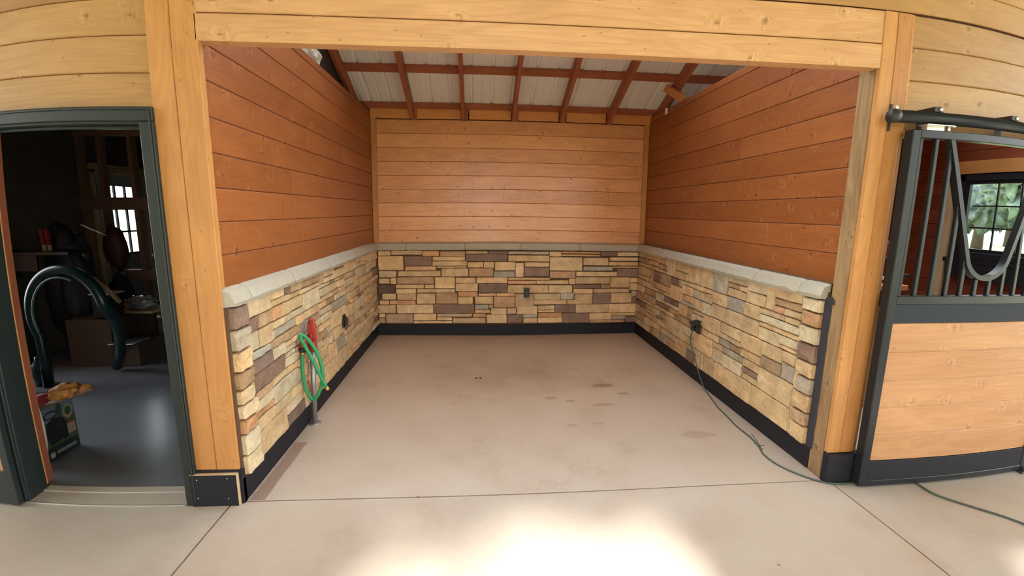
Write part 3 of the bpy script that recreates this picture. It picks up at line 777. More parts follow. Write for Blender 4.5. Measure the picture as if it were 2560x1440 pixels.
# ------------------------------------------------------------------ left doorway
d1 = empty('door_1', (-2.2, 0, 0)); struct(d1, 'dark green black doorway frame into the storage room', 'door frame')
m = MB(); m.box(-1.762, -1.697, -0.018, 0.03, 0.0, 2.011, 0.004); m.box(-1.775, -1.742, 0.001, 0.14, 0, 1.999, 0.004); m.box(-1.712, -1.704, -0.026, -0.018, 0, 2.06, 0.002)
m.build('right_jamb', DOORGREEN, d1)
m = MB(); m.box(-2.75, -1.697, -0.018, 0.03, 2.012, 2.078, 0.004); m.box(-2.75, -1.762, 0.0, 0.14, 2.0, 2.03, 0.003); m.box(-2.75, -1.70, -0.026, -0.018, 2.062, 2.072, 0.002); m.box(-2.74, -1.77, 0.05, 0.065, 1.985, 2.0, 0.002)
m.build('head_jamb', DOORGREEN, d1)
m = MB(); m.box(-2.755, -2.68, -0.018, 0.03, 0.0, 2.011, 0.004); m.box(-2.72, -2.675, 0.0, 0.135, 0, 2.01, 0.004)
m.build('left_jamb', DOORGREEN, d1)
m = MB('Z'); m.box(-2.705, -2.674, 0.135, 0.142, 0.03, 2.0, 0.001); m.build('raw_jamb_edge', W_TRIM, d1)
m = MB(); m.box(-2.68, -1.765, -0.012, 0.10, 0.0, 0.006, 0.001); m.box(-2.68, -1.765, 0.10, 0.155, 0, 0.012, 0.002); m.build('threshold', CONC, d1)
m = MB(); m.box(-2.69, -1.768, -0.020, -0.012, 0.0, 0.009, 0.001); m.build('threshold_strip', ZINC, d1)

# sliding leaf pushed left of the doorway
sd = empty('sliding_door_leaf', (-3.2, -0.05, 0.01)); tag(sd, 'black framed plank door leaf parked at the far left of the doorway', 'door')
m = MB('Z'); m.box(-2.735, -2.685, -0.07, -0.03, 0.012, 2.06, 0.003); m.box(-4.05, -4.0, -0.07, -0.03, 0.012, 2.06, 0.003)
m.box(-4.0, -2.735, -0.065, -0.035, 0.012, 0.215, 0.003); m.box(-4.0, -2.735, -0.065, -0.035, 0.9, 1.1, 0.003); m.box(-4.0, -2.735, -0.065, -0.035, 1.98, 2.06, 0.003)
m.build('frame', DOORGREEN, sd)
m = MB(); siding(m, 'X', -0.055, -1, -4.0, -2.735, [0.2 + 0.14 * k for k in range(6)]); siding(m, 'X', -0.055, -1, -4.0, -2.735, [1.1, 1.28, 1.45, 1.62, 1.8, 1.98]); m.build('panel', [W_DOORP, SEAMDARK], sd)

# ------------------------------------------------------------------ storage room
m = MB(); m.box(-5.12, -5.0, 0.1, 0.5, -0.05, 2.6); m.box(-5.12, -5.0, 1.9, 3.70, -0.05, 2.6); m.box(-5.12, -5.0, 0.5, 1.9, -0.05, 0.4); m.box(-5.12, -5.0, 0.5, 1.9, 2.45, 2.6); m.box(-5.12, -5.0, 4.53, 4.95, -0.05, 2.6); m.box(-5.12, -5.0, 3.70, 4.53, 2.05, 2.6)  # unseen opening added in this wall, lets daylight into the dim room
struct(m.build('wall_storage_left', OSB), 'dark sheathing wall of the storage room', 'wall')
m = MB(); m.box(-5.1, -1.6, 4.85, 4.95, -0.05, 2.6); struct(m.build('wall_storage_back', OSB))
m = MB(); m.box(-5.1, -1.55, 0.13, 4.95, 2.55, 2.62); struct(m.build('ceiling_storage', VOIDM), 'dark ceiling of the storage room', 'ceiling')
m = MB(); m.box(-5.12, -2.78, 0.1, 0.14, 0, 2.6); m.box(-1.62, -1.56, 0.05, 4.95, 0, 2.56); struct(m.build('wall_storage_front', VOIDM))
# exterior door with nine lights
d2 = empty('door_2', (-5.0, 4.1, 0)); struct(d2, 'white exterior door with a nine pane window, beyond the open stud wall', 'door')
m = MB('Z'); YA, YB_ = 3.66, 4.50
m.box(-5.04, -5.0, YA, 3.80, 0.02, 2.055, 0.004); m.box(-5.04, -5.0, 4.34, YB_ + 0.03, 0.02, 2.055, 0.004)
m.box(-5.04, -5.0, 3.80, 4.34, 0.02, 1.0, 0.004); m.box(-5.04, -5.0, 3.80, 4.34, 1.905, 2.055, 0.004)
for y in (3.83, 4.10): m.box(-4.998, -4.99, y, y + 0.22, 0.15, 0.85, 0.006)
m.build('slab', DOORW, d2)
m = MB('Z')
for k in (1, 2): m.box(-5.02, -4.995, 3.80 + 0.18 * k - 0.012, 3.80 + 0.18 * k + 0.012, 1.0, 1.905)
for k in (1, 2): m.box(-5.02, -4.995, 3.80, 4.34, 1.0 + 0.302 * k - 0.012, 1.0 + 0.302 * k + 0.012)
m.box(-5.02, -4.99, 3.79, 3.81, 1.0, 1.91); m.box(-5.02, -4.99, 4.33, 4.35, 1.0, 1.91); m.box(-5.02, -4.99, 3.8, 4.34, 0.99, 1.015)
m.build('muntins', BLACK, d2)
m = MB(); m.box(-5.025, -5.02, 3.8, 4.34, 1.0, 1.905); m.build('pane', GLASS, d2)
m = MB(); m.lathe((-4.99, 4.45, 0.93), [(0.012, 0), (0.012, 0.04), (0.03, 0.055), (0.034, 0.07), (0.02, 0.088)], 14, 0, 'X'); m.build('door_knob', ZINC, d2)
m = MB('Z'); m.box(-5.02, -4.97, 3.60, 3.655, 0, 2.09, 0.002); m.box(-5.02, -4.97, 4.505, 4.56, 0, 2.09, 0.002); m.box(-5.02, -4.97, 3.6, 4.56, 2.05, 2.09, 0.002, 0, 'Y'); m.box(-4.99, -4.95, 3.55, 4.6, 2.095, 2.13, 0.002, 0, 'Y'); m.box(-4.99, -4.95, 3.55, 4.6, 2.135, 2.17, 0.002, 0, 'Y')
m.build('rough_frame', W_RAW, d2)
# open stud wall
t = empty('stud_partition', (-4.2, 3.45, 0)); tag(t, 'open stud wall of dark timbers between doorway and the white exterior door', 'stud wall')
for x in (-4.95, -4.70, -4.33, -3.95, -3.56, -3.16, -2.75, -2.35, -1.95):
    m = MB('Z'); m.box(x - 0.026, x + 0.026, 3.41, 3.50, 0.005, 2.47, 0.002)
    m.build('stud', W_DARK, t)
m = MB(); m.box(-5.0, -1.62, 3.41, 3.50, 2.47, 2.55, 0.002); m.build('top_plate', W_DARK, t)
m = MB(); m.box(-5.0, -1.62, 3.405, 3.495, 1.60, 1.745, 0.002); m.build('blocking', W_DARK, t)
m = MB(); m.box(-4.55, -3.3, 3.405, 3.495, 0.73, 0.86, 0.002); m.build('blocking', W_DARK, t)
m = MB('Z'); m.box(-2.83, -2.73, 0.15, 0.24, 0.0, 2.55, 0.003); o = m.build('wall_stud', W_RAFT); tag(o, 'reddish stud just inside the left jamb of the doorway', 'stud')
# fluorescent light
m = MB(); m.box(-4.2, -3.0, 4.2, 4.24, 2.47, 2.50, 0.002); m.box(-4.2, -3.0, 4.28, 4.32, 2.47, 2.50, 0.002); m.box(-4.22, -2.98, 4.17, 4.35, 2.50, 2.55, 0.004)
o = m.build('tube_light', WHITEP); tag(o, 'switched off twin tube light on the storage room ceiling', 'light')

# mower carton
c = empty('mower_carton', (-2.98, 0.54, 0)); tag(c, 'upright printed carton with a picture of a black machine just inside the doorway', 'box')
M1 = Matrix.Rotation(math.radians(-3), 4, 'Z'); M1.translation = Vector((-2.915, 0.42, 0))
def ctex():
    m, nt, N, L, B = newmat('carton_print')
    at = N.new('ShaderNodeAttribute'); at.attribute_name = 'tone'
    tc = N.new('ShaderNodeTexCoord'); f = nz(nt, tc.outputs['Object'], 30, 3)
    L.new(mixc(nt, mth(nt, 'MULTIPLY', f, 0.35), at.outputs['Color'], (0.02, 0.03, 0.03)), B.inputs['Base Color']); B.inputs['Roughness'].default_value = 0.5
    return m
PRINT = ctex()
m = MB()
m.box(-0.26, 0.0, 0.0, 0.235, 0.004, 0.36, 0.002, 0, None, (0.06, 0.10, 0.07), M1)
def pr(y0, y1, z0, z1, col, e=0.001): m.box(0.0, e, y0, y1, z0, z1, 0, 0, None, col, M1)
pr(0.0, 0.235, 0.26, 0.355, (0.16, 0.22, 0.32)); pr(0.0, 0.235, 0.09, 0.26, (0.07, 0.12, 0.05)); pr(0, 0.235, 0.005, 0.09, (0.015, 0.03, 0.028))
for (cy, cz, ry, rz_, col, e) in ((0.085, 0.19, 0.085, 0.085, (0.012, 0.012, 0.016), 0.002), (0.06, 0.30, 0.055, 0.028, (0.02, 0.03, 0.03), 0.002), (0.06, 0.30, 0.04, 0.016, (0.16, 0.22, 0.32), 0.003), (0.125, 0.315, 0.02, 0.06, (0.05, 0.08, 0.04), 0.002), (0.185, 0.28, 0.035, 0.05, (0.40, 0.30, 0.20), 0.003), (0.185, 0.285, 0.023, 0.03, (0.03, 0.09, 0.03), 0.004), (0.11, 0.22, 0.03, 0.03, (0.02, 0.02, 0.03), 0.003), (0.045, 0.13, 0.025, 0.028, (0.01, 0.01, 0.012), 0.003), (0.14, 0.13, 0.025, 0.028, (0.01, 0.01, 0.012), 0.003)):
    n = 18; m.add([M1 @ Vector((e, cy + ry * math.cos(2 * PI * k / n), cz + rz_ * math.sin(2 * PI * k / n))) for k in range(n)], [tuple(range(n))], 0, col)
pr(0.165, 0.222, 0.125, 0.195, (0.42, 0.33, 0.25), 0.003); pr(0.165, 0.222, 0.195, 0.20, (0.4, 0.02, 0.02), 0.003)
pr(0.012, 0.045, 0.02, 0.055, (0.5, 0.5, 0.5), 0.002); pr(0.06, 0.21, 0.03, 0.055, (0.16, 0.17, 0.18), 0.002)
for k in range(9): pr(0.065 + k * 0.016, 0.074 + k * 0.016, 0.036, 0.050, (0.42, 0.42, 0.42), 0.003)
m.build('carton_body', PRINT, c)
m = MB(); m.bar(M1 @ Vector((-0.06, 0.02, 0.372)), M1 @ Vector((0.03, 0.32, 0.385)), 0.15, 0.006, 0.001); m.bar(M1 @ Vector((0.0, 0.0, 0.372)), M1 @ Vector((-0.2, 0.0, 0.42)), 0.12, 0.005, 0.001); m.build('flap', CARD2, c)
m = MB(); m.add(*sheet(3, 14, lambda a, b: (-2.90 - 0.05 * a + 0.02 * math.sin(b * 3), 0.40 - 0.04 * a, 0.05 + b * 0.36)))
o = m.build('plastic_sheet', WHITEP, c); o.modifiers.new('s', 'SOLIDIFY').thickness = 0.003

def blob(name, cen, rad, mat, seed, amp=0.25, sub=3, freq=2.0, parent=None, flat=None):
    bm = bmesh.new(); bmesh.ops.create_icosphere(bm, subdivisions=sub, radius=1)
    cx, cy, cz = cen
    for v in bm.verts:
        d = v.co.copy(); k = 1 + amp * noise.noise(d * freq + Vector((seed, 0, 0))) + amp * 0.5 * noise.noise(d * freq * 2.6 + Vector((0, seed, 0)))
        v.co = Vector((d.x * rad[0] * k, d.y * rad[1] * k, d.z * rad[2] * k)) + Vector(cen)
        if flat is not None and v.co.z < flat: v.co.z = flat
    me = bpy.data.meshes.new(name); bm.to_mesh(me); bm.free(); me.materials.append(mat)
    for p in me.polygons: p.use_smooth = True
    o = bpy.data.objects.new(name, me); COL.objects.link(o)
    if parent: o.parent = parent; o.matrix_parent_inverse = parent.matrix_world.inverted()
    return o
o = blob('leather_glove', (-2.86, 0.56, 0.435), (0.07, 0.10, 0.045), GLOVE, 3, 0.4, 4, 2.2, None, 0.388); tag(o, 'yellow leather work glove lying on the printed carton', 'glove')
for k in range(4):
    m = MB(); y = 0.66 + 0.0; a0 = -2.88 + 0.028 * k
    m.tube([(a0, 0.60, 0.42), (a0 + 0.012, 0.655, 0.43), (a0 + 0.02, 0.69, 0.41)], 0.016, 8, rs=[0.02, 0.018, 0.012]); m.build('finger', GLOVE, o)
o = blob('red_cloth', (-2.93, 0.44, 0.42), (0.06, 0.09, 0.03), REDC, 8, 0.3, 3, 2.2, None, 0.39); tag(o, 'dark red cloth beside the glove on the printed carton', 'cloth')

# big cardboard cartons further in
def carton(name, x0, x1, y0, y1, z1, lab, z0=0.005, mat=CARD):
    m = MB(); m.box(x0, x1, y0, y1, z0, z1, 0.004); m.box(x0, x1, (y0 + y1) / 2 - 0.02, (y0 + y1) / 2 + 0.02, z1, z1 + 0.001, 0)
    return tag(m.build(name, mat), lab, 'box')
carton('cardboard_carton', -3.90, -3.655, 2.28, 2.75, 0.235, 'low brown cardboard carton carrying a glossy plate, right of the tall one')
carton('cardboard_carton', -4.36, -3.905, 2.28, 2.9, 0.49, 'tall brown cardboard carton left of the low one')
m = MB(); m.box(-3.93, -3.68, 2.24, 2.5, 0.24, 0.248, 0.003); m.lathe((-3.82, 2.37, 0.248), [(0.06, 0), (0.085, 0.006), (0.09, 0.012), (0.08, 0.01)], 20)
o = m.build('glossy_tray', plain('grey_gloss', (0.30, 0.32, 0.34), 0.2)); tag(o, 'pale glossy tray lying on the low cardboard carton', 'tray')
m = MB('Y'); m.box(-4.12, -3.68, 2.56, 2.92, 0.495, 0.52, 0.003); o = m.build('wood_plank', W_RAW); tag(o, 'pale plank resting over the tall cardboard carton', 'plank')
o = blob('plastic_bag', (-3.58, 3.02, 0.36), (0.12, 0.13, 0.36), BAGM, 5, 0.3, 4, 2.4, None, 0.005); tag(o, 'blue and white plastic bag slumped beside the cardboard cartons', 'bag')
o = blob('dark_sack', (-4.46, 3.20, 0.42), (0.14, 0.10, 0.43), NAVY, 9, 0.2, 3, 2, None, 0.005); tag(o, 'dark navy sack standing behind the tall cardboard carton under the maroon bag', 'bag')
o = blob('plastic_bag', (-3.92, 2.74, 0.58), (0.15, 0.12, 0.075), plain('clear_wrap', (0.28, 0.30, 0.31), 0.15), 15, 0.4, 4, 3, None, 0.522); tag(o, 'clear crumpled wrap on the pale plank', 'bag')
# tarp covered machine with details
o = blob('covered_machine', (-4.68, 2.80, 0.76), (0.24, 0.20, 0.72), TARP, 2, 0.3, 4, 1.6, None, 0.006); tag(o, 'bulky dark covered machine in the storage room behind the shelf', 'machine')
o = blob('maroon_bag', (-4.47, 3.21, 1.14), (0.12, 0.10, 0.26), plain('maroon_cloth', (0.09, 0.018, 0.022), 0.5), 12, 0.25, 3, 2); tag(o, 'maroon bag piled high between the covered machine and the stud wall', 'bag')
for k, dx in enumerate((0.0, 0.055)):
    m = MB(); m.cyl((-4.50 + dx, 2.33, 1.255), (-4.50 + dx, 2.32, 1.41), 0.023, 12); m.cyl((-4.50 + dx, 2.33, 1.192), (-4.50 + dx, 2.33, 1.255), 0.018, 10, 1)
    o = m.build('red_bottle', [REDC, EDGE]); tag(o, ('left', 'right')[k] + ' one of two red bottles on the dark shelf', 'bottle', 'red bottles')
m = MB(); m.cyl((-4.12, 2.36, 1.45), (-3.93, 2.42, 1.34), 0.008, 8); o = m.build('steel_rod', ZINC); tag(o, 'thin steel rod sloping over the covered machine', 'rod')
m = MB(); m.lathe((-4.22, 2.38, 1.235), [(0.0, -0.014), (0.013, -0.01), (0.016, 0), (0.012, 0.011), (0.0, 0.014)], 12); m.cyl((-4.22, 2.40, 1.225), (-4.25, 2.5, 1.12), 0.008, 8); o = m.build('knob', WHITEP, bpy.data.objects['covered_machine'])
m = MB(); m.box(-4.98, -4.15, 2.2, 2.48, 1.16, 1.19, 0.003); m.box(-4.98, -4.50, 2.22, 2.24, 1.0, 1.16); m.box(-4.98, -4.95, 2.2, 2.48, 0.9, 1.16)
o = m.build('storage_shelf', PLASTB); tag(o, 'dark shelf in the storage room carrying two red bottles', 'shelf')
o = blob('black_gloves', (-4.22, 2.34, 1.23), (0.09, 0.07, 0.04), NAVY, 31, 0.4, 3, 2.4, None, 1.192); tag(o, 'dark crumpled glove at the right end of the shelf', 'glove')
# green hoop and its modelled highlight
def arc(cx, cz, rx, rz_, y, a0, a1, r, n=28):
    return [(cx + rx * math.cos(a0 + (a1 - a0) * k / n), y + 0.02 * math.sin(k), cz + rz_ * math.sin(a0 + (a1 - a0) * k / n)) for k in range(n + 1)]
m = MB(); m.tube([(-3.98, 1.6, 0.05), (-3.97, 1.6, 0.3)] + [(cx, y, z) for (cx, y, z) in [(-3.70 + 0.33 * math.cos(a), 1.6, 0.72 + 0.375 * math.sin(a)) for a in [PI * 1.18 - PI * 1.13 * k / 30 for k in range(31)]]] + [(-3.41, 1.72, 0.66), (-3.52, 1.90, 0.45), (-3.66, 2.05, 0.22), (-3.78, 2.14, 0.05)], 0.045, 12)
o = m.build('green_hoop', DKGREEN); tag(o, 'large dark green hoop of flexible pipe arching in front of the covered machine', 'pipe')
m = MB(); m.tube([(-3.70 + 0.275 * math.cos(a), 1.56, 0.71 + 0.325 * math.sin(a)) for a in [PI * 1.15 - PI * 0.78 * k / 24 for k in range(25)]], 0.009, 10)  # inner highlight of the hoop, modelled as a pale grey tube
o = m.build('hoop_highlight', plain('highlight_grey', (0.22, 0.27, 0.26), 0.25)); tag(o, 'thin pale tube modelled as the highlight inside the dark green hoop', 'hose')
m = MB(); m.tube([(-3.62, 1.66, 1.06), (-3.5, 1.69, 1.0), (-3.42, 1.72, 0.90), (-3.36, 1.76, 0.78)], 0.02, 8); o = m.build('leather_strap', CARD2); tag(o, 'brown strap hanging over the dark green hoop', 'strap')
m = MB(); m.box(-4.10, -3.92, 2.32, 2.52, 0.495, 0.74, 0.015); m.box(-4.11, -3.91, 2.31, 2.53, 0.74, 0.755, 0.004, 1)  # white top strip stands in for a glint on the case
o = m.build('tool_case', [PLASTB, WHITEP]); tag(o, 'black case with a glint modelled as white top strip, on the tall carton', 'case')
# bottle and bucket on the floor
m = MB(); m.lathe((-4.2, 1.75, 0.005), [(0.06, 0), (0.06, 0.17), (0.05, 0.2), (0.02, 0.24), (0.02, 0.27)], 18); o = m.build('clear_bottle', plain('bottle_plastic', (0.06, 0.075, 0.085), 0.15)); tag(o, 'plastic bottle on the storage room floor by the reddish stud', 'bottle')
m = MB(); m.lathe((-4.13, 1.45, 0.005), [(0.10, 0), (0.115, 0.16), (0.12, 0.165), (0.10, 0.162)], 22); o = m.build('dark_bucket', plain('bucket_grey', (0.05, 0.055, 0.06), 0.4)); tag(o, 'dark bucket on the storage room floor', 'bucket')
m = MB(); m.lathe((-4.35, 1.6, 0.62), [(0.02, -0.22), (0.07, -0.1), (0.09, 0.05), (0.05, 0.17), (0.01, 0.2)], 16); m.cyl((-4.35, 1.6, 0.006), (-4.35, 1.6, 0.42), 0.02, 8)
o = m.build('lamp_globe', plain('steel_gloss', (0.16, 0.2, 0.22), 0.12)); tag(o, 'glossy bulb shaped lamp on a stick beside the reddish stud', 'lamp')

# ------------------------------------------------------------------ right stall
m = MB(); zw = [0.18 + S * k for k in range(0, 17)]
WX = 5.5; wy0, wy1, wz0, wz1 = 0.9, 2.50, 1.205, 2.115
hole = lambda z0, z1: not (z1 <= wz0 or z0 >= wz1)
for i in range(len(zw) - 1):
    z0, z1 = zw[i] + 0.0015, zw[i + 1] - 0.0015
    if hole(zw[i], zw[i + 1]):
        m.box(WX, WX + TH, wy1, 3.6, z0, z1, 0.0045, 0, 'Y'); m.box(WX, WX + TH, 0.1, wy0, z0, z1, 0.0045, 0, 'Y')
    else: m.box(WX, WX + TH, 0.1, 3.6, z0, z1, 0.0045, 0, 'Y')
for (a, b, c_, d_) in ((0.1, 3.6, 0, wz0), (0.1, 3.6, wz1, 4.5), (wy1, 3.6, wz0, wz1), (0.1, wy0, wz0, wz1)): m.box(WX + 0.018, WX + 0.12, a, b, c_, d_, 0, 1)
struct(m.build('wall_far_right', [W_RED, SEAMDARK]), 'red stained board wall with a window in the stall behind the barred door', 'wall')
m = MB(); siding(m, 'X', 3.5, -1, 2.12, WX, zw); m.box(2.12, WX, 3.52, 3.6, 0, 2.9, 0, 1)
struct(m.build('wall_far_back', [W_RED, SEAMDARK]))
m = MB(); m.box(2.12, 2.14, 0.14, 3.5, 0, 2.8); struct(m.build('wall_far_left', W_RED))
w1 = empty('window_1', (5.5, 1.7, 1.2)); struct(w1, 'black framed window looking out on trees', 'window')
m = MB('Z')
m.box(5.47, 5.54, wy1 - 0.075, wy1, wz0 - 0.03, wz1, 0.004); m.box(5.47, 5.54, wy0, wy0 + 0.075, wz0 - 0.03, wz1, 0.004); m.box(5.47, 5.54, wy0, wy1, wz1 - 0.07, wz1, 0.004); m.box(5.46, 5.54, wy0, wy1, wz0 - 0.05, wz0 + 0.03, 0.004)
m.box(5.485, 5.53, wy1 - 0.12, wy1 - 0.07, wz0, wz1 - 0.06, 0.003)
m.box(5.49, 5.53, wy0, wy1, wz1 - 0.11, wz1 - 0.06, 0.003); m.box(5.49, 5.53, wy0, wy1, wz0 + 0.02, wz0 + 0.07, 0.003)
m.build('window_frame', BLACK, w1)
m = MB('Z')
for k in range(1, 6): y = 2.325 - 0.265 * k; m.box(5.50, 5.516, y - 0.008, y + 0.008, 1.27, 2.01)
for z in (1.515, 1.76): m.box(5.50, 5.516, wy0 + 0.07, 2.33, z - 0.008, z + 0.008)
m.build('muntins', BLACK, w1)
m = MB(); m.box(5.518, 5.522, wy0 + 0.05, 2.39, wz0 + 0.03, wz1 - 0.07); m.build('pane', GLASS, w1)
m = MB('Y'); m.box(5.44, 5.5, wy0, wy1 + 0.04, 1.105, 1.155, 0.003); m.build('sill', BLACK, w1)
m = MB('Y'); m.box(5.46, 5.5, wy0, 2.62, 2.125, 2.27, 0.003); struct(m.build('trim_12', W_TRIM), 'pine header board over the far window', 'trim')
m = MB('Z'); m.box(5.45, 5.5, 2.53, 2.63, 0.0, 2.12, 0.003); struct(m.build('trim_13', W_RAW), 'pale unstained upright board left of the far window', 'trim')
m = MB('Y'); m.box(5.44, 5.5, 0.5, 2.5, 0.93, 1.10, 0.004); struct(m.build('trim_14', BLACK), 'black panel under the far window', 'trim')
# round red disc
m = MB(); m.lathe((5.46, 3.36, 1.17), [(0.0, 0.0), (0.10, 0.0), (0.125, 0.012), (0.125, 0.03)], 28, 0, 'X'); 
o = m.build('round_sign', WHITEP); m = MB(); m.lathe((5.455, 3.36, 1.17), [(0.0, 0.0), (0.10, 0.0), (0.10, 0.006)], 28, 0, 'X'); m.build('red_face', plain('pinkish_red', (0.6, 0.10, 0.08), 0.5), o)
tag(o, 'round red disc with a white rim on the far wall, peeping out beside the casing', 'disc')
# small bench with tools
b_ = empty('work_bench', (3.3, 1.0, 0)); tag(b_, 'narrow timber trestle bench glimpsed in the gap behind the sliding door', 'bench')
m = MB(); m.box(3.0, 3.27, 0.9, 1.15, 1.03, 1.07, 0.003); m.build('top', W_BLOCK, b_)
m = MB('Z'); m.box(3.12, 3.19, 0.98, 1.05, 0.0, 0.885, 0.003); m.box(3.02, 3.24, 0.96, 1.08, 0.885, 1.03, 0.003, 1); m.build('trestle_leg', [W_RAW, SEAMDARK], b_)
m = MB(); m.box(3.14, 3.22, 0.97, 1.03, 1.071, 1.13, 0.01); m.box(3.17, 3.36, 0.985, 1.015, 1.115, 1.15, 0.006); m.box(3.13, 3.17, 0.975, 1.02, 1.10, 1.128, 0.004, 1)
o = m.build('cordless_tool', [PLASTB, WHITEP]); tag(o, 'black and white hand tool lying on the trestle bench', 'tool')

# ---- sliding stall door with bars
DX0, DX1 = 2.10, 3.395; DY0, DY1 = -0.085, -0.04
sd2 = empty('sliding_stall_door', (2.75, -0.06, 0.01)); tag(sd2, 'black steel sliding stall door with bars, curved yoke opening and pine plank lower half', 'door')
m = MB('Z')
m.box(DX0, DX0 + 0.052, DY0, DY1 + 0.01, 0.012, 2.062, 0.004); m.box(DX1 - 0.052, DX1, DY0, DY1 + 0.01, 0.012, 2.062, 0.004)
m.box(DX0 + 0.05, DX1 - 0.05, DY0, DY1, 2.02, 2.062, 0.003); m.box(DX0 + 0.05, DX1 - 0.05, DY0, DY1, 1.125, 1.172, 0.003)
m.box(DX0 + 0.05, DX1 - 0.05, DY0, DY1, 0.012, 0.048, 0.003)
m.build('frame', STEEL_B, sd2)
m = MB(); m.box(DX0 + 0.05, DX1 - 0.05, DY0 + 0.004, DY1, 1.018, 1.126, 0.002); m.build('upper_board', plain('dark_slate_board', (0.022, 0.028, 0.038), 0.7, spec=0.25), sd2)
m = MB(); m.box(DX0 + 0.05, DX1 - 0.05, DY0 + 0.004, DY1, 0.047, 0.172, 0.002); m.build('kick_board', BLACKB, sd2)
m = MB()
siding(m, 'X', DY0 + 0.010, -1, DX0 + 0.05, DX1 - 0.05, [0.171 + 0.1694 * k for k in range(6)], None, 0.025); m.build('plank_panel', [W_DOORP, EDGE], sd2)  # tan backing in the seams stands for the bevel highlights
cxY = 2.715; hw = 0.36; zbot = 1.272; ztop = 2.025; rb = 0.155
def yk_pts():
    pts = [(cxY - hw, ztop)]
    zc = zbot + rb
    # straight leg tangent to bottom circle
    for k in range(0, 25):
        a = PI + 0.30 + (PI - 0.60) * k / 24
        pts.append((cxY + rb * math.cos(a) , zc + rb * math.sin(a)))
    pts.append((cxY + hw, ztop)); return pts
yp = yk_pts()
vs = []; fs = []
for i, (x, z) in enumerate(yp):
    a = yp[max(i - 1, 0)]; b = yp[min(i + 1, len(yp) - 1)]; t_ = Vector((b[0] - a[0], b[1] - a[1])).normalized(); nrm = Vector((-t_.y, t_.x))
    for (o_, y) in ((0.013, DY0 + 0.002), (-0.013, DY0 + 0.002), (-0.013, DY1 - 0.002), (0.013, DY1 - 0.002)):
        vs.append(Vector((x + nrm.x * o_, y, z + nrm.y * o_)))
for i in range(len(yp) - 1):
    for k in range(4): fs.append((4 * i + k, 4 * i + (k + 1) % 4, 4 * i + 4 + (k + 1) % 4, 4 * i + 4 + k))
fs += [(0, 1, 2, 3), tuple(range(len(vs) - 4, len(vs)))]
m = MB(); m.add(vs, fs); m.build('yoke', STEEL_B, sd2)
def yk_z(x):
    zc = zbot + rb; dx = abs(x - cxY)
    xa, za = rb * math.cos(0.30 - 0), zc - rb * math.sin(0.30)
    xe = rb * math.cos(0.30)
    if dx <= xe: return zc - math.sqrt(max(rb * rb - dx * dx, 0))
    k = (dx - xe) / (hw - xe); return za + (ztop - za) * k
x = 2.171
while x < DX1 - 0.06:
    top = 2.022 if abs(x - cxY) >= hw else yk_z(x) - 0.012
    m = MB(); yc = (DY0 + DY1) / 2
    m.box(x - 0.011, x + 0.011, yc - 0.011, yc + 0.011, 1.17, top, 0.003); m.build('bar', STEEL_B, sd2)
    x += 0.0985
m = MB(); m.box(2.19, 2.30, DY0 + 0.01, DY1, 2.062, 2.085, 0.002); m.box(2.15, 2.32, -0.115, -0.06, 2.082, 2.087, 0.001); m.build('hanger_bracket', ZINC, sd2)
m = MB(); m.cyl((2.335, -0.065, 2.055), (2.335, -0.065, 2.095), 0.009, 10); m.lathe((2.335, -0.065, 2.082), [(0.03, 0), (0.034, 0.004), (0.03, 0.010)], 6); m.build('hanger_bolt', ZINC, sd2)
m = MB(); m.cyl((3.15, -0.065, 2.055), (3.15, -0.065, 2.095), 0.009, 10); m.lathe((3.15, -0.065, 2.082), [(0.03, 0), (0.034, 0.004), (0.03, 0.010)], 6); m.build('hanger_bolt', ZINC, sd2)
# track
tr = empty('door_track', (2.8, -0.09, 2.12)); tag(tr, 'black round sliding door track fixed above the stall door on the right', 'rail')
m = MB(); m.tube([(1.966, -0.085, 2.122), (4.9, -0.085, 2.122)], 0.031, 20); m.build('tube', STEEL_B, tr)
m = MB(); m.cyl((1.955, -0.085, 2.122), (1.99, -0.085, 2.122), 0.034, 20); m.build('end_cap', PLASTB, tr)
m = MB(); m.cyl((1.985, -0.085, 2.15), (1.985, -0.085, 2.178), 0.007, 8); m.build('end_bolt', ZINC, tr)
for x in (2.22, 2.76, 3.3, 3.9, 4.6):
    m = MB(); m.box(x - 0.022, x + 0.022, -0.10, -0.002, 2.152, 2.178, 0.002); m.box(x - 0.022, x + 0.022, -0.004, 0.0, 2.05, 2.18, 0.001); m.box(x + 0.015, x + 0.05, -0.09, -0.05, 2.150, 2.158, 0.002)
    b2 = m.build('track_bracket', PLASTB, tr)
    m = MB(); m.cyl((x + 0.014, -0.105, 2.165), (x + 0.014, -0.1, 2.165), 0.009, 8); m.build('bracket_bolt', ZINC, b2)
m = MB('Z'); m.box(2.022, 2.036, -0.008, -0.003, 2.06, 2.20, 0.001); m.build('end_plate', PLASTB, tr)
# door floor guide
m = MB(); m.box(3.33, 3.42, -0.12, -0.03, 0.0, 0.012, 0.002); m.box(3.36, 3.39, -0.105, -0.092, 0.0, 0.03, 0.002); o = m.build('floor_guide', PLASTB); tag(o, 'small black floor guide under the right end of the stall door', 'guide')
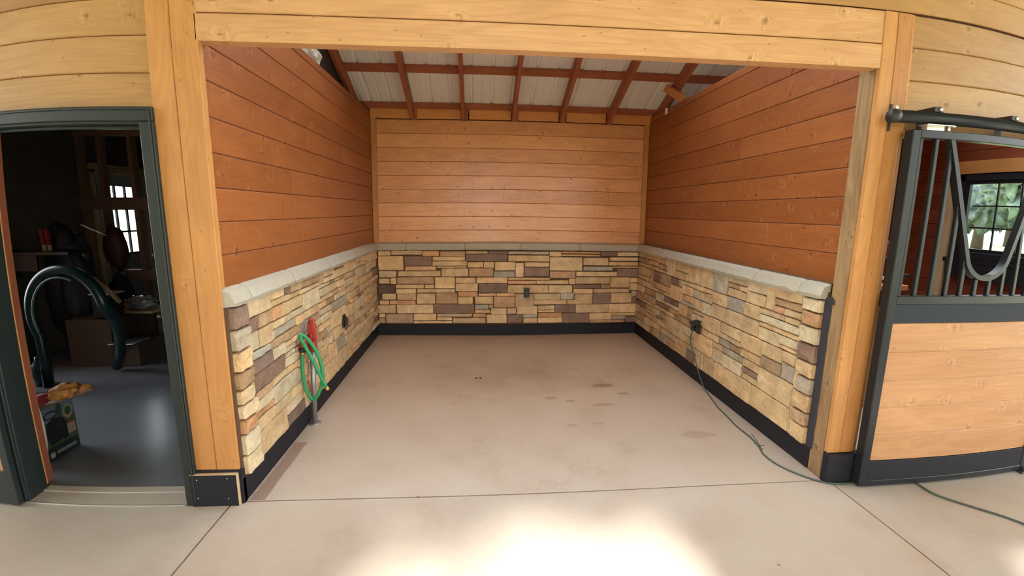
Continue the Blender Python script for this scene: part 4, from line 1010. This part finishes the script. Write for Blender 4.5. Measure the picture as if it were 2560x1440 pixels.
# black plinth and casing beyond the door
m = MB(); m.box(3.43, 9, -0.02, 0.02, 0.0, 0.2, 0.003); struct(m.build('baseboard_far_right', BLACKB), 'black kick board right of the stall door', 'baseboard')
m = MB(); m.box(-9, -2.76, -0.02, 0.02, 0.0, 0.2, 0.003); struct(m.build('baseboard_far_left', BLACKB), 'black kick board left of the doorway', 'baseboard')
m = MB('Z'); m.box(3.40, 3.5, -0.01, 0.12, 0.0, 2.07, 0.003); struct(m.build('trim_15', BLACK), 'black jamb at the right end of the stall doorway', 'trim')
m = MB(); m.box(2.135, 3.42, 0.0, 0.10, 2.045, 2.074, 0.003); struct(m.build('trim_16', W_TRIM), 'pine soffit board over the barred stall door', 'trim')
# pale weather strip in the gap
m = MB('Z'); m.tube([(2.152, -0.008, 0.02), (2.155, -0.012, 0.4), (2.150, -0.008, 0.8), (2.152, -0.01, 1.0)], 0.007, 8); o = m.build('weather_strip', plain('tan_strip', (0.40, 0.31, 0.22), 0.7)); tag(o, 'thin tan strip standing in the gap between casing and stall door', 'strip')

# ------------------------------------------------------------------ hydrant with hose
h = empty('yard_hydrant', (-1.415, 0.955, 0)); tag(h, 'frost proof water hydrant, red head on a bare steel pipe by the left stone wall', 'hydrant')
m = MB(); m.tube([(-1.415, 0.955, -0.02), (-1.388, 0.95, 0.60)], 0.019, 16); m.lathe((-1.415, 0.955, 0), [(0.05, 0), (0.045, 0.004), (0.02, 0.006)], 14); m.build('pipe', GALV, h)
m = MB()
m.lathe((-1.385, 0.95, 0.575), [(0.024, 0), (0.032, 0.01), (0.034, 0.05), (0.027, 0.09), (0.03, 0.12), (0.022, 0.15)], 16)
m.tube([(-1.385, 0.95, 0.655), (-1.40, 0.90, 0.672), (-1.412, 0.85, 0.672), (-1.415, 0.83, 0.636)], 0.02, 12, rs=[0.024, 0.022, 0.021, 0.023])
m.box(-1.412, -1.352, 0.932, 0.968, 0.70, 0.79, 0.008)
m.build('head', REDP, h)
m = MB(); m.bar((-1.372, 0.935, 0.815), (-1.352, 0.925, 0.665), 0.03, 0.014, 0.004, up=(0, 1, 0)); m.tube([(-1.40, 0.955, 0.78), (-1.385, 0.95, 0.818), (-1.368, 0.936, 0.812)], 0.014, 10); m.build('lever', REDP, h)
hs = empty('garden_hose', (-1.45, 0.92, 0.6)); tag(hs, 'short green garden hose looped over the red hydrant head', 'hose')
def spl(P, n=8):
    P = [Vector(p) for p in P]; out = []
    for i in range(len(P) - 1):
        p0, p1, p2, p3 = P[max(i - 1, 0)], P[i], P[i + 1], P[min(i + 2, len(P) - 1)]
        for k in range(n):
            t = k / n; out.append(0.5 * ((2 * p1) + (p2 - p0) * t + (2 * p0 - 5 * p1 + 4 * p2 - p3) * t * t + (3 * p1 - p0 - 3 * p2 + p3) * t ** 3))
    out.append(P[-1]); return out
EYE = Vector((-0.16, -2.283, 1.6))
def out_(P, k=0.972): return [EYE + (Vector(p) - EYE) * k for p in P]      # the hose hangs this far in front of the stones
m = MB(); m.tube(spl(out_([(-1.448, 0.915, 0.56), (-1.452, 0.905, 0.50), (-1.452, 0.90, 0.40), (-1.436, 0.90, 0.28), (-1.392, 0.90, 0.215), (-1.345, 0.905, 0.27), (-1.318, 0.92, 0.38), (-1.325, 0.93, 0.48), (-1.352, 0.925, 0.58), (-1.39, 0.915, 0.655), (-1.422, 0.905, 0.70), (-1.442, 0.895, 0.712), (-1.44, 0.88, 0.69), (-1.415, 0.875, 0.64), (-1.375, 0.88, 0.55), (-1.325, 0.89, 0.41), (-1.285, 0.90, 0.305)])), 0.0125, 12)
m.build('tube', GREENH, hs)
m = MB(); m.cyl(*out_([(-1.449, 0.915, 0.555), (-1.447, 0.917, 0.578)]), 0.013, 12); m.build('end_fitting', BRASS, hs)
m = MB(); m.cyl(*out_([(-1.447, 0.917, 0.578), (-1.451, 0.920, 0.612)]), 0.019, 12); m.build('coupling', PLASTB, hs)
m = MB(); m.cyl(*out_([(-1.287, 0.90, 0.310), (-1.277, 0.902, 0.288)]), 0.014, 12); m.build('end_fitting', BRASS, hs)

# ------------------------------------------------------------------ outlets
def outlet(x, y, z, nrm, lab, w=0.045, hh=0.062):
    e = empty('outlet_box', (x, y, z)); tag(e, lab, 'outlet')
    n = Vector(nrm); s_ = Vector((0, 0, 1)).cross(n)
    def bx(a0, a1, b0, b1, c0, c1, nm, mt):
        Mx = Matrix((s_, Vector((0, 0, 1)), n)).transposed().to_4x4(); Mx.translation = Vector((x, y, z))
        m = MB(); m.box(a0, a1, b0, b1, c0, c1, 0.004, 0, None, (1, 1, 1), Mx); return m.build(nm, mt, e)
    bx(-w * .8, w * .8, -hh, hh, 0, 0.012, 'plate', PLASTB)
    bx(-w * .55, w * .55, -hh * .7, hh * .62, 0.012, 0.03, 'cover', PLASTB)
    return e
outlet(0.455, SB - 0.052, 0.565, (0, -1, 0), 'small black outlet on the back stone wall')
outlet(SL + 0.045, 1.89, 0.572, (1, 0, 0), 'black outlet cover on the left stone wall beyond the hydrant')
e = outlet(SR - 0.095, 1.64, 0.55, (-1, 0, 0), 'black outlet with flipped up cover and plugged in cord, right stone wall')
m = MB(); m.add([Vector(q) for q in ((1.925, 1.60, 0.61), (1.925, 1.70, 0.605), (1.86, 1.74, 0.575), (1.86, 1.66, 0.545), (1.90, 1.60, 0.60))], [(0, 1, 2, 3, 4)]); o = m.build('flip_cover', PLASTB, e); o.modifiers.new('s', 'SOLIDIFY').thickness = 0.006
ec = empty('extension_cord', (1.9, 1.6, 0)); tag(ec, 'thin dark green extension cord running from the right outlet across the concrete floor', 'cord')
m = MB(); m.box(1.86, 1.91, 1.655, 1.695, 0.505, 0.545, 0.006); m.build('plug', PLASTB, ec)
r = 0.0055
P = [(1.875, 1.675, 0.51), (1.872, 1.69, 0.46), (1.88, 1.70, 0.38), (1.89, 1.62, 0.26), (1.89, 1.53, 0.16), (1.895, 1.42, 0.05), (1.905, 1.345, 0.008), (1.87, 1.17, r), (1.845, 1.053, r), (1.83, 0.88, r), (1.812, 0.72, r), (1.815, 0.55, r), (1.80, 0.43, r), (1.765, 0.31, r), (1.777, 0.19, r), (1.835, 0.08, r), (1.91, 0.0, r), (1.98, -0.03, r), (2.06, -0.04, r), (2.13, -0.02, 0.006), (2.16, 0.03, 0.008), (2.25, 0.06, r), (2.40, 0.03, r), (2.50, -0.03, r), (2.507, -0.18, r), (2.56, -0.27, r), (2.644, -0.375, r), (2.72, -0.48, r), (2.79, -0.62, r), (2.9, -0.9, r), (3.1, -1.3, r)]
m = MB(); m.tube(spl(P, 6), r, 8); m.build('cable', CORD, ec)
m = MB(); m.tube(spl([(1.86, 0.60, .003), (1.835, 0.50, .003), (1.815, 0.44, .004), (1.80, 0.375, .003)]), 0.0022, 6); m.tube(spl([(1.79, 0.47, .003), (1.81, 0.44, .004), (1.845, 0.425, .003)]), 0.0018, 6)
o = m.build('wire_scrap', CORD); tag(o, 'tiny bent wire scrap on the concrete beside the cord', 'wire')
for (x, y, lb) in ((-0.18, 1.88, 'left'), (-0.14, 1.885, 'right')):
    o = blob('debris_crumb', (x, y, 0.005), (0.012, 0.009, 0.006), SEAMDARK, x * 9, 0.3, 2); tag(o, lb + ' of two dark crumbs on the stall floor', 'crumb', 'crumbs on the floor')

# ------------------------------------------------------------------ barn aisle shell behind the camera
m = MB()
AY = -5.2
# openings: (x0, x1, height)
OPEN = ((-0.66, 0.80, 3.52), (2.4, 3.5, 3.1))
xx = [-9.0]
parts = []
for (a, b, h_) in OPEN:
    parts.append((xx[-1], a, 0, 4.5)); parts.append((a, b, h_, 4.5)); xx.append(b)
parts.append((xx[-1], 9.0, 0, 4.5))
for (a, b, c_, d_) in parts:
    m.box(a, b, AY - 0.1, AY, c_, d_)
struct(m.build('wall_opposite', AISLE), 'opposite aisle wall with a wide open doorway', 'wall')
m = MB(); m.box(-9, 9, AY - 0.1, 0.09, 4.5, 4.6); struct(m.build('ceiling_aisle', AISLE), 'boarded aisle ceiling', 'ceiling')
m = MB(); m.box(-60, 60, -60, 60, -0.3, -0.17); struct(m.build('ground', GRASS), 'sunlit grass around the barn', 'ground')
# trees outside the far window
rt = random.Random(4)
for i, (x, y, hgt) in enumerate(((20.5, 9.5, 7), (25, 13.8, 8), (21, 18.5, 7.5), (31, 10, 9), (28.5, 20.5, 7), (35.5, 16, 10), (37, 25, 9))):
    t = empty('tree', (x, y, -0.17)); tag(t, ('leafy green tree outside the far window', 'taller tree behind the first one outside the far window', 'tree at the left of the far window view', 'broad tree at the right of the far window view', 'rightmost tree outside the window', 'distant tall tree far behind the window', 'leftmost distant tree far behind the window')[i], 'tree', 'trees outside')
    m = MB(); m.tube([(x, y, -0.17), (x + 0.1, y, hgt * 0.5)], 0.25, 10, rs=[0.3, 0.16]); m.build('trunk', BARK, t)
    for k in range(26):
        blob('foliage', (x + rt.gauss(0, 1.0), y + rt.gauss(0, 1.5), rt.uniform(1.9, hgt * 0.7)), (rt.uniform(0.5, 1.1),) * 3, LEAF, i * 20 + k, 0.9, 4, 4.5, t)

t = empty('tree', (3.2, -10.5, -0.17)); tag(t, 'tree outside the aisle doorway behind the viewer, dappling the sun on the floor', 'tree')
m = MB(); m.tube([(3.2, -10.5, -0.17), (3.0, -10.3, 3.0), (2.2, -9.8, 5.0), (1.0, -9.2, 6.2)], 0.15, 10, rs=[0.2, 0.15, 0.09, 0.05]); m.build('trunk', BARK, t)
m = MB(); rl = random.Random(9)
side_ = SUN_DIR.cross(Vector((1, 0, 0))).normalized()
for cl in range(48):
    u_ = rl.uniform(-1.3, 1.4); w_ = rl.uniform(-0.6, 0.3) - 0.25 * (1 - min(1, abs(u_ - 0.1))) 
    tgt = Vector((0.1 + u_, -0.38 , 0)) - SUN_DIR * rl.uniform(8.5, 10.0) + Vector((0, 0, -w_ * 0.75))
    for k in range(22):
        p = tgt + Vector([rl.gauss(0, 0.10) for _ in range(3)])
        a = Vector([rl.uniform(-1, 1) for _ in range(3)]).normalized(); b = a.cross(Vector([rl.uniform(-1, 1) for _ in range(3)])).normalized()
        m.add([p - a * 0.07, p + b * 0.045, p + a * 0.07, p - b * 0.045], [(0, 1, 2, 3)])
m.build('leaves', LEAF, t, recalc=False)
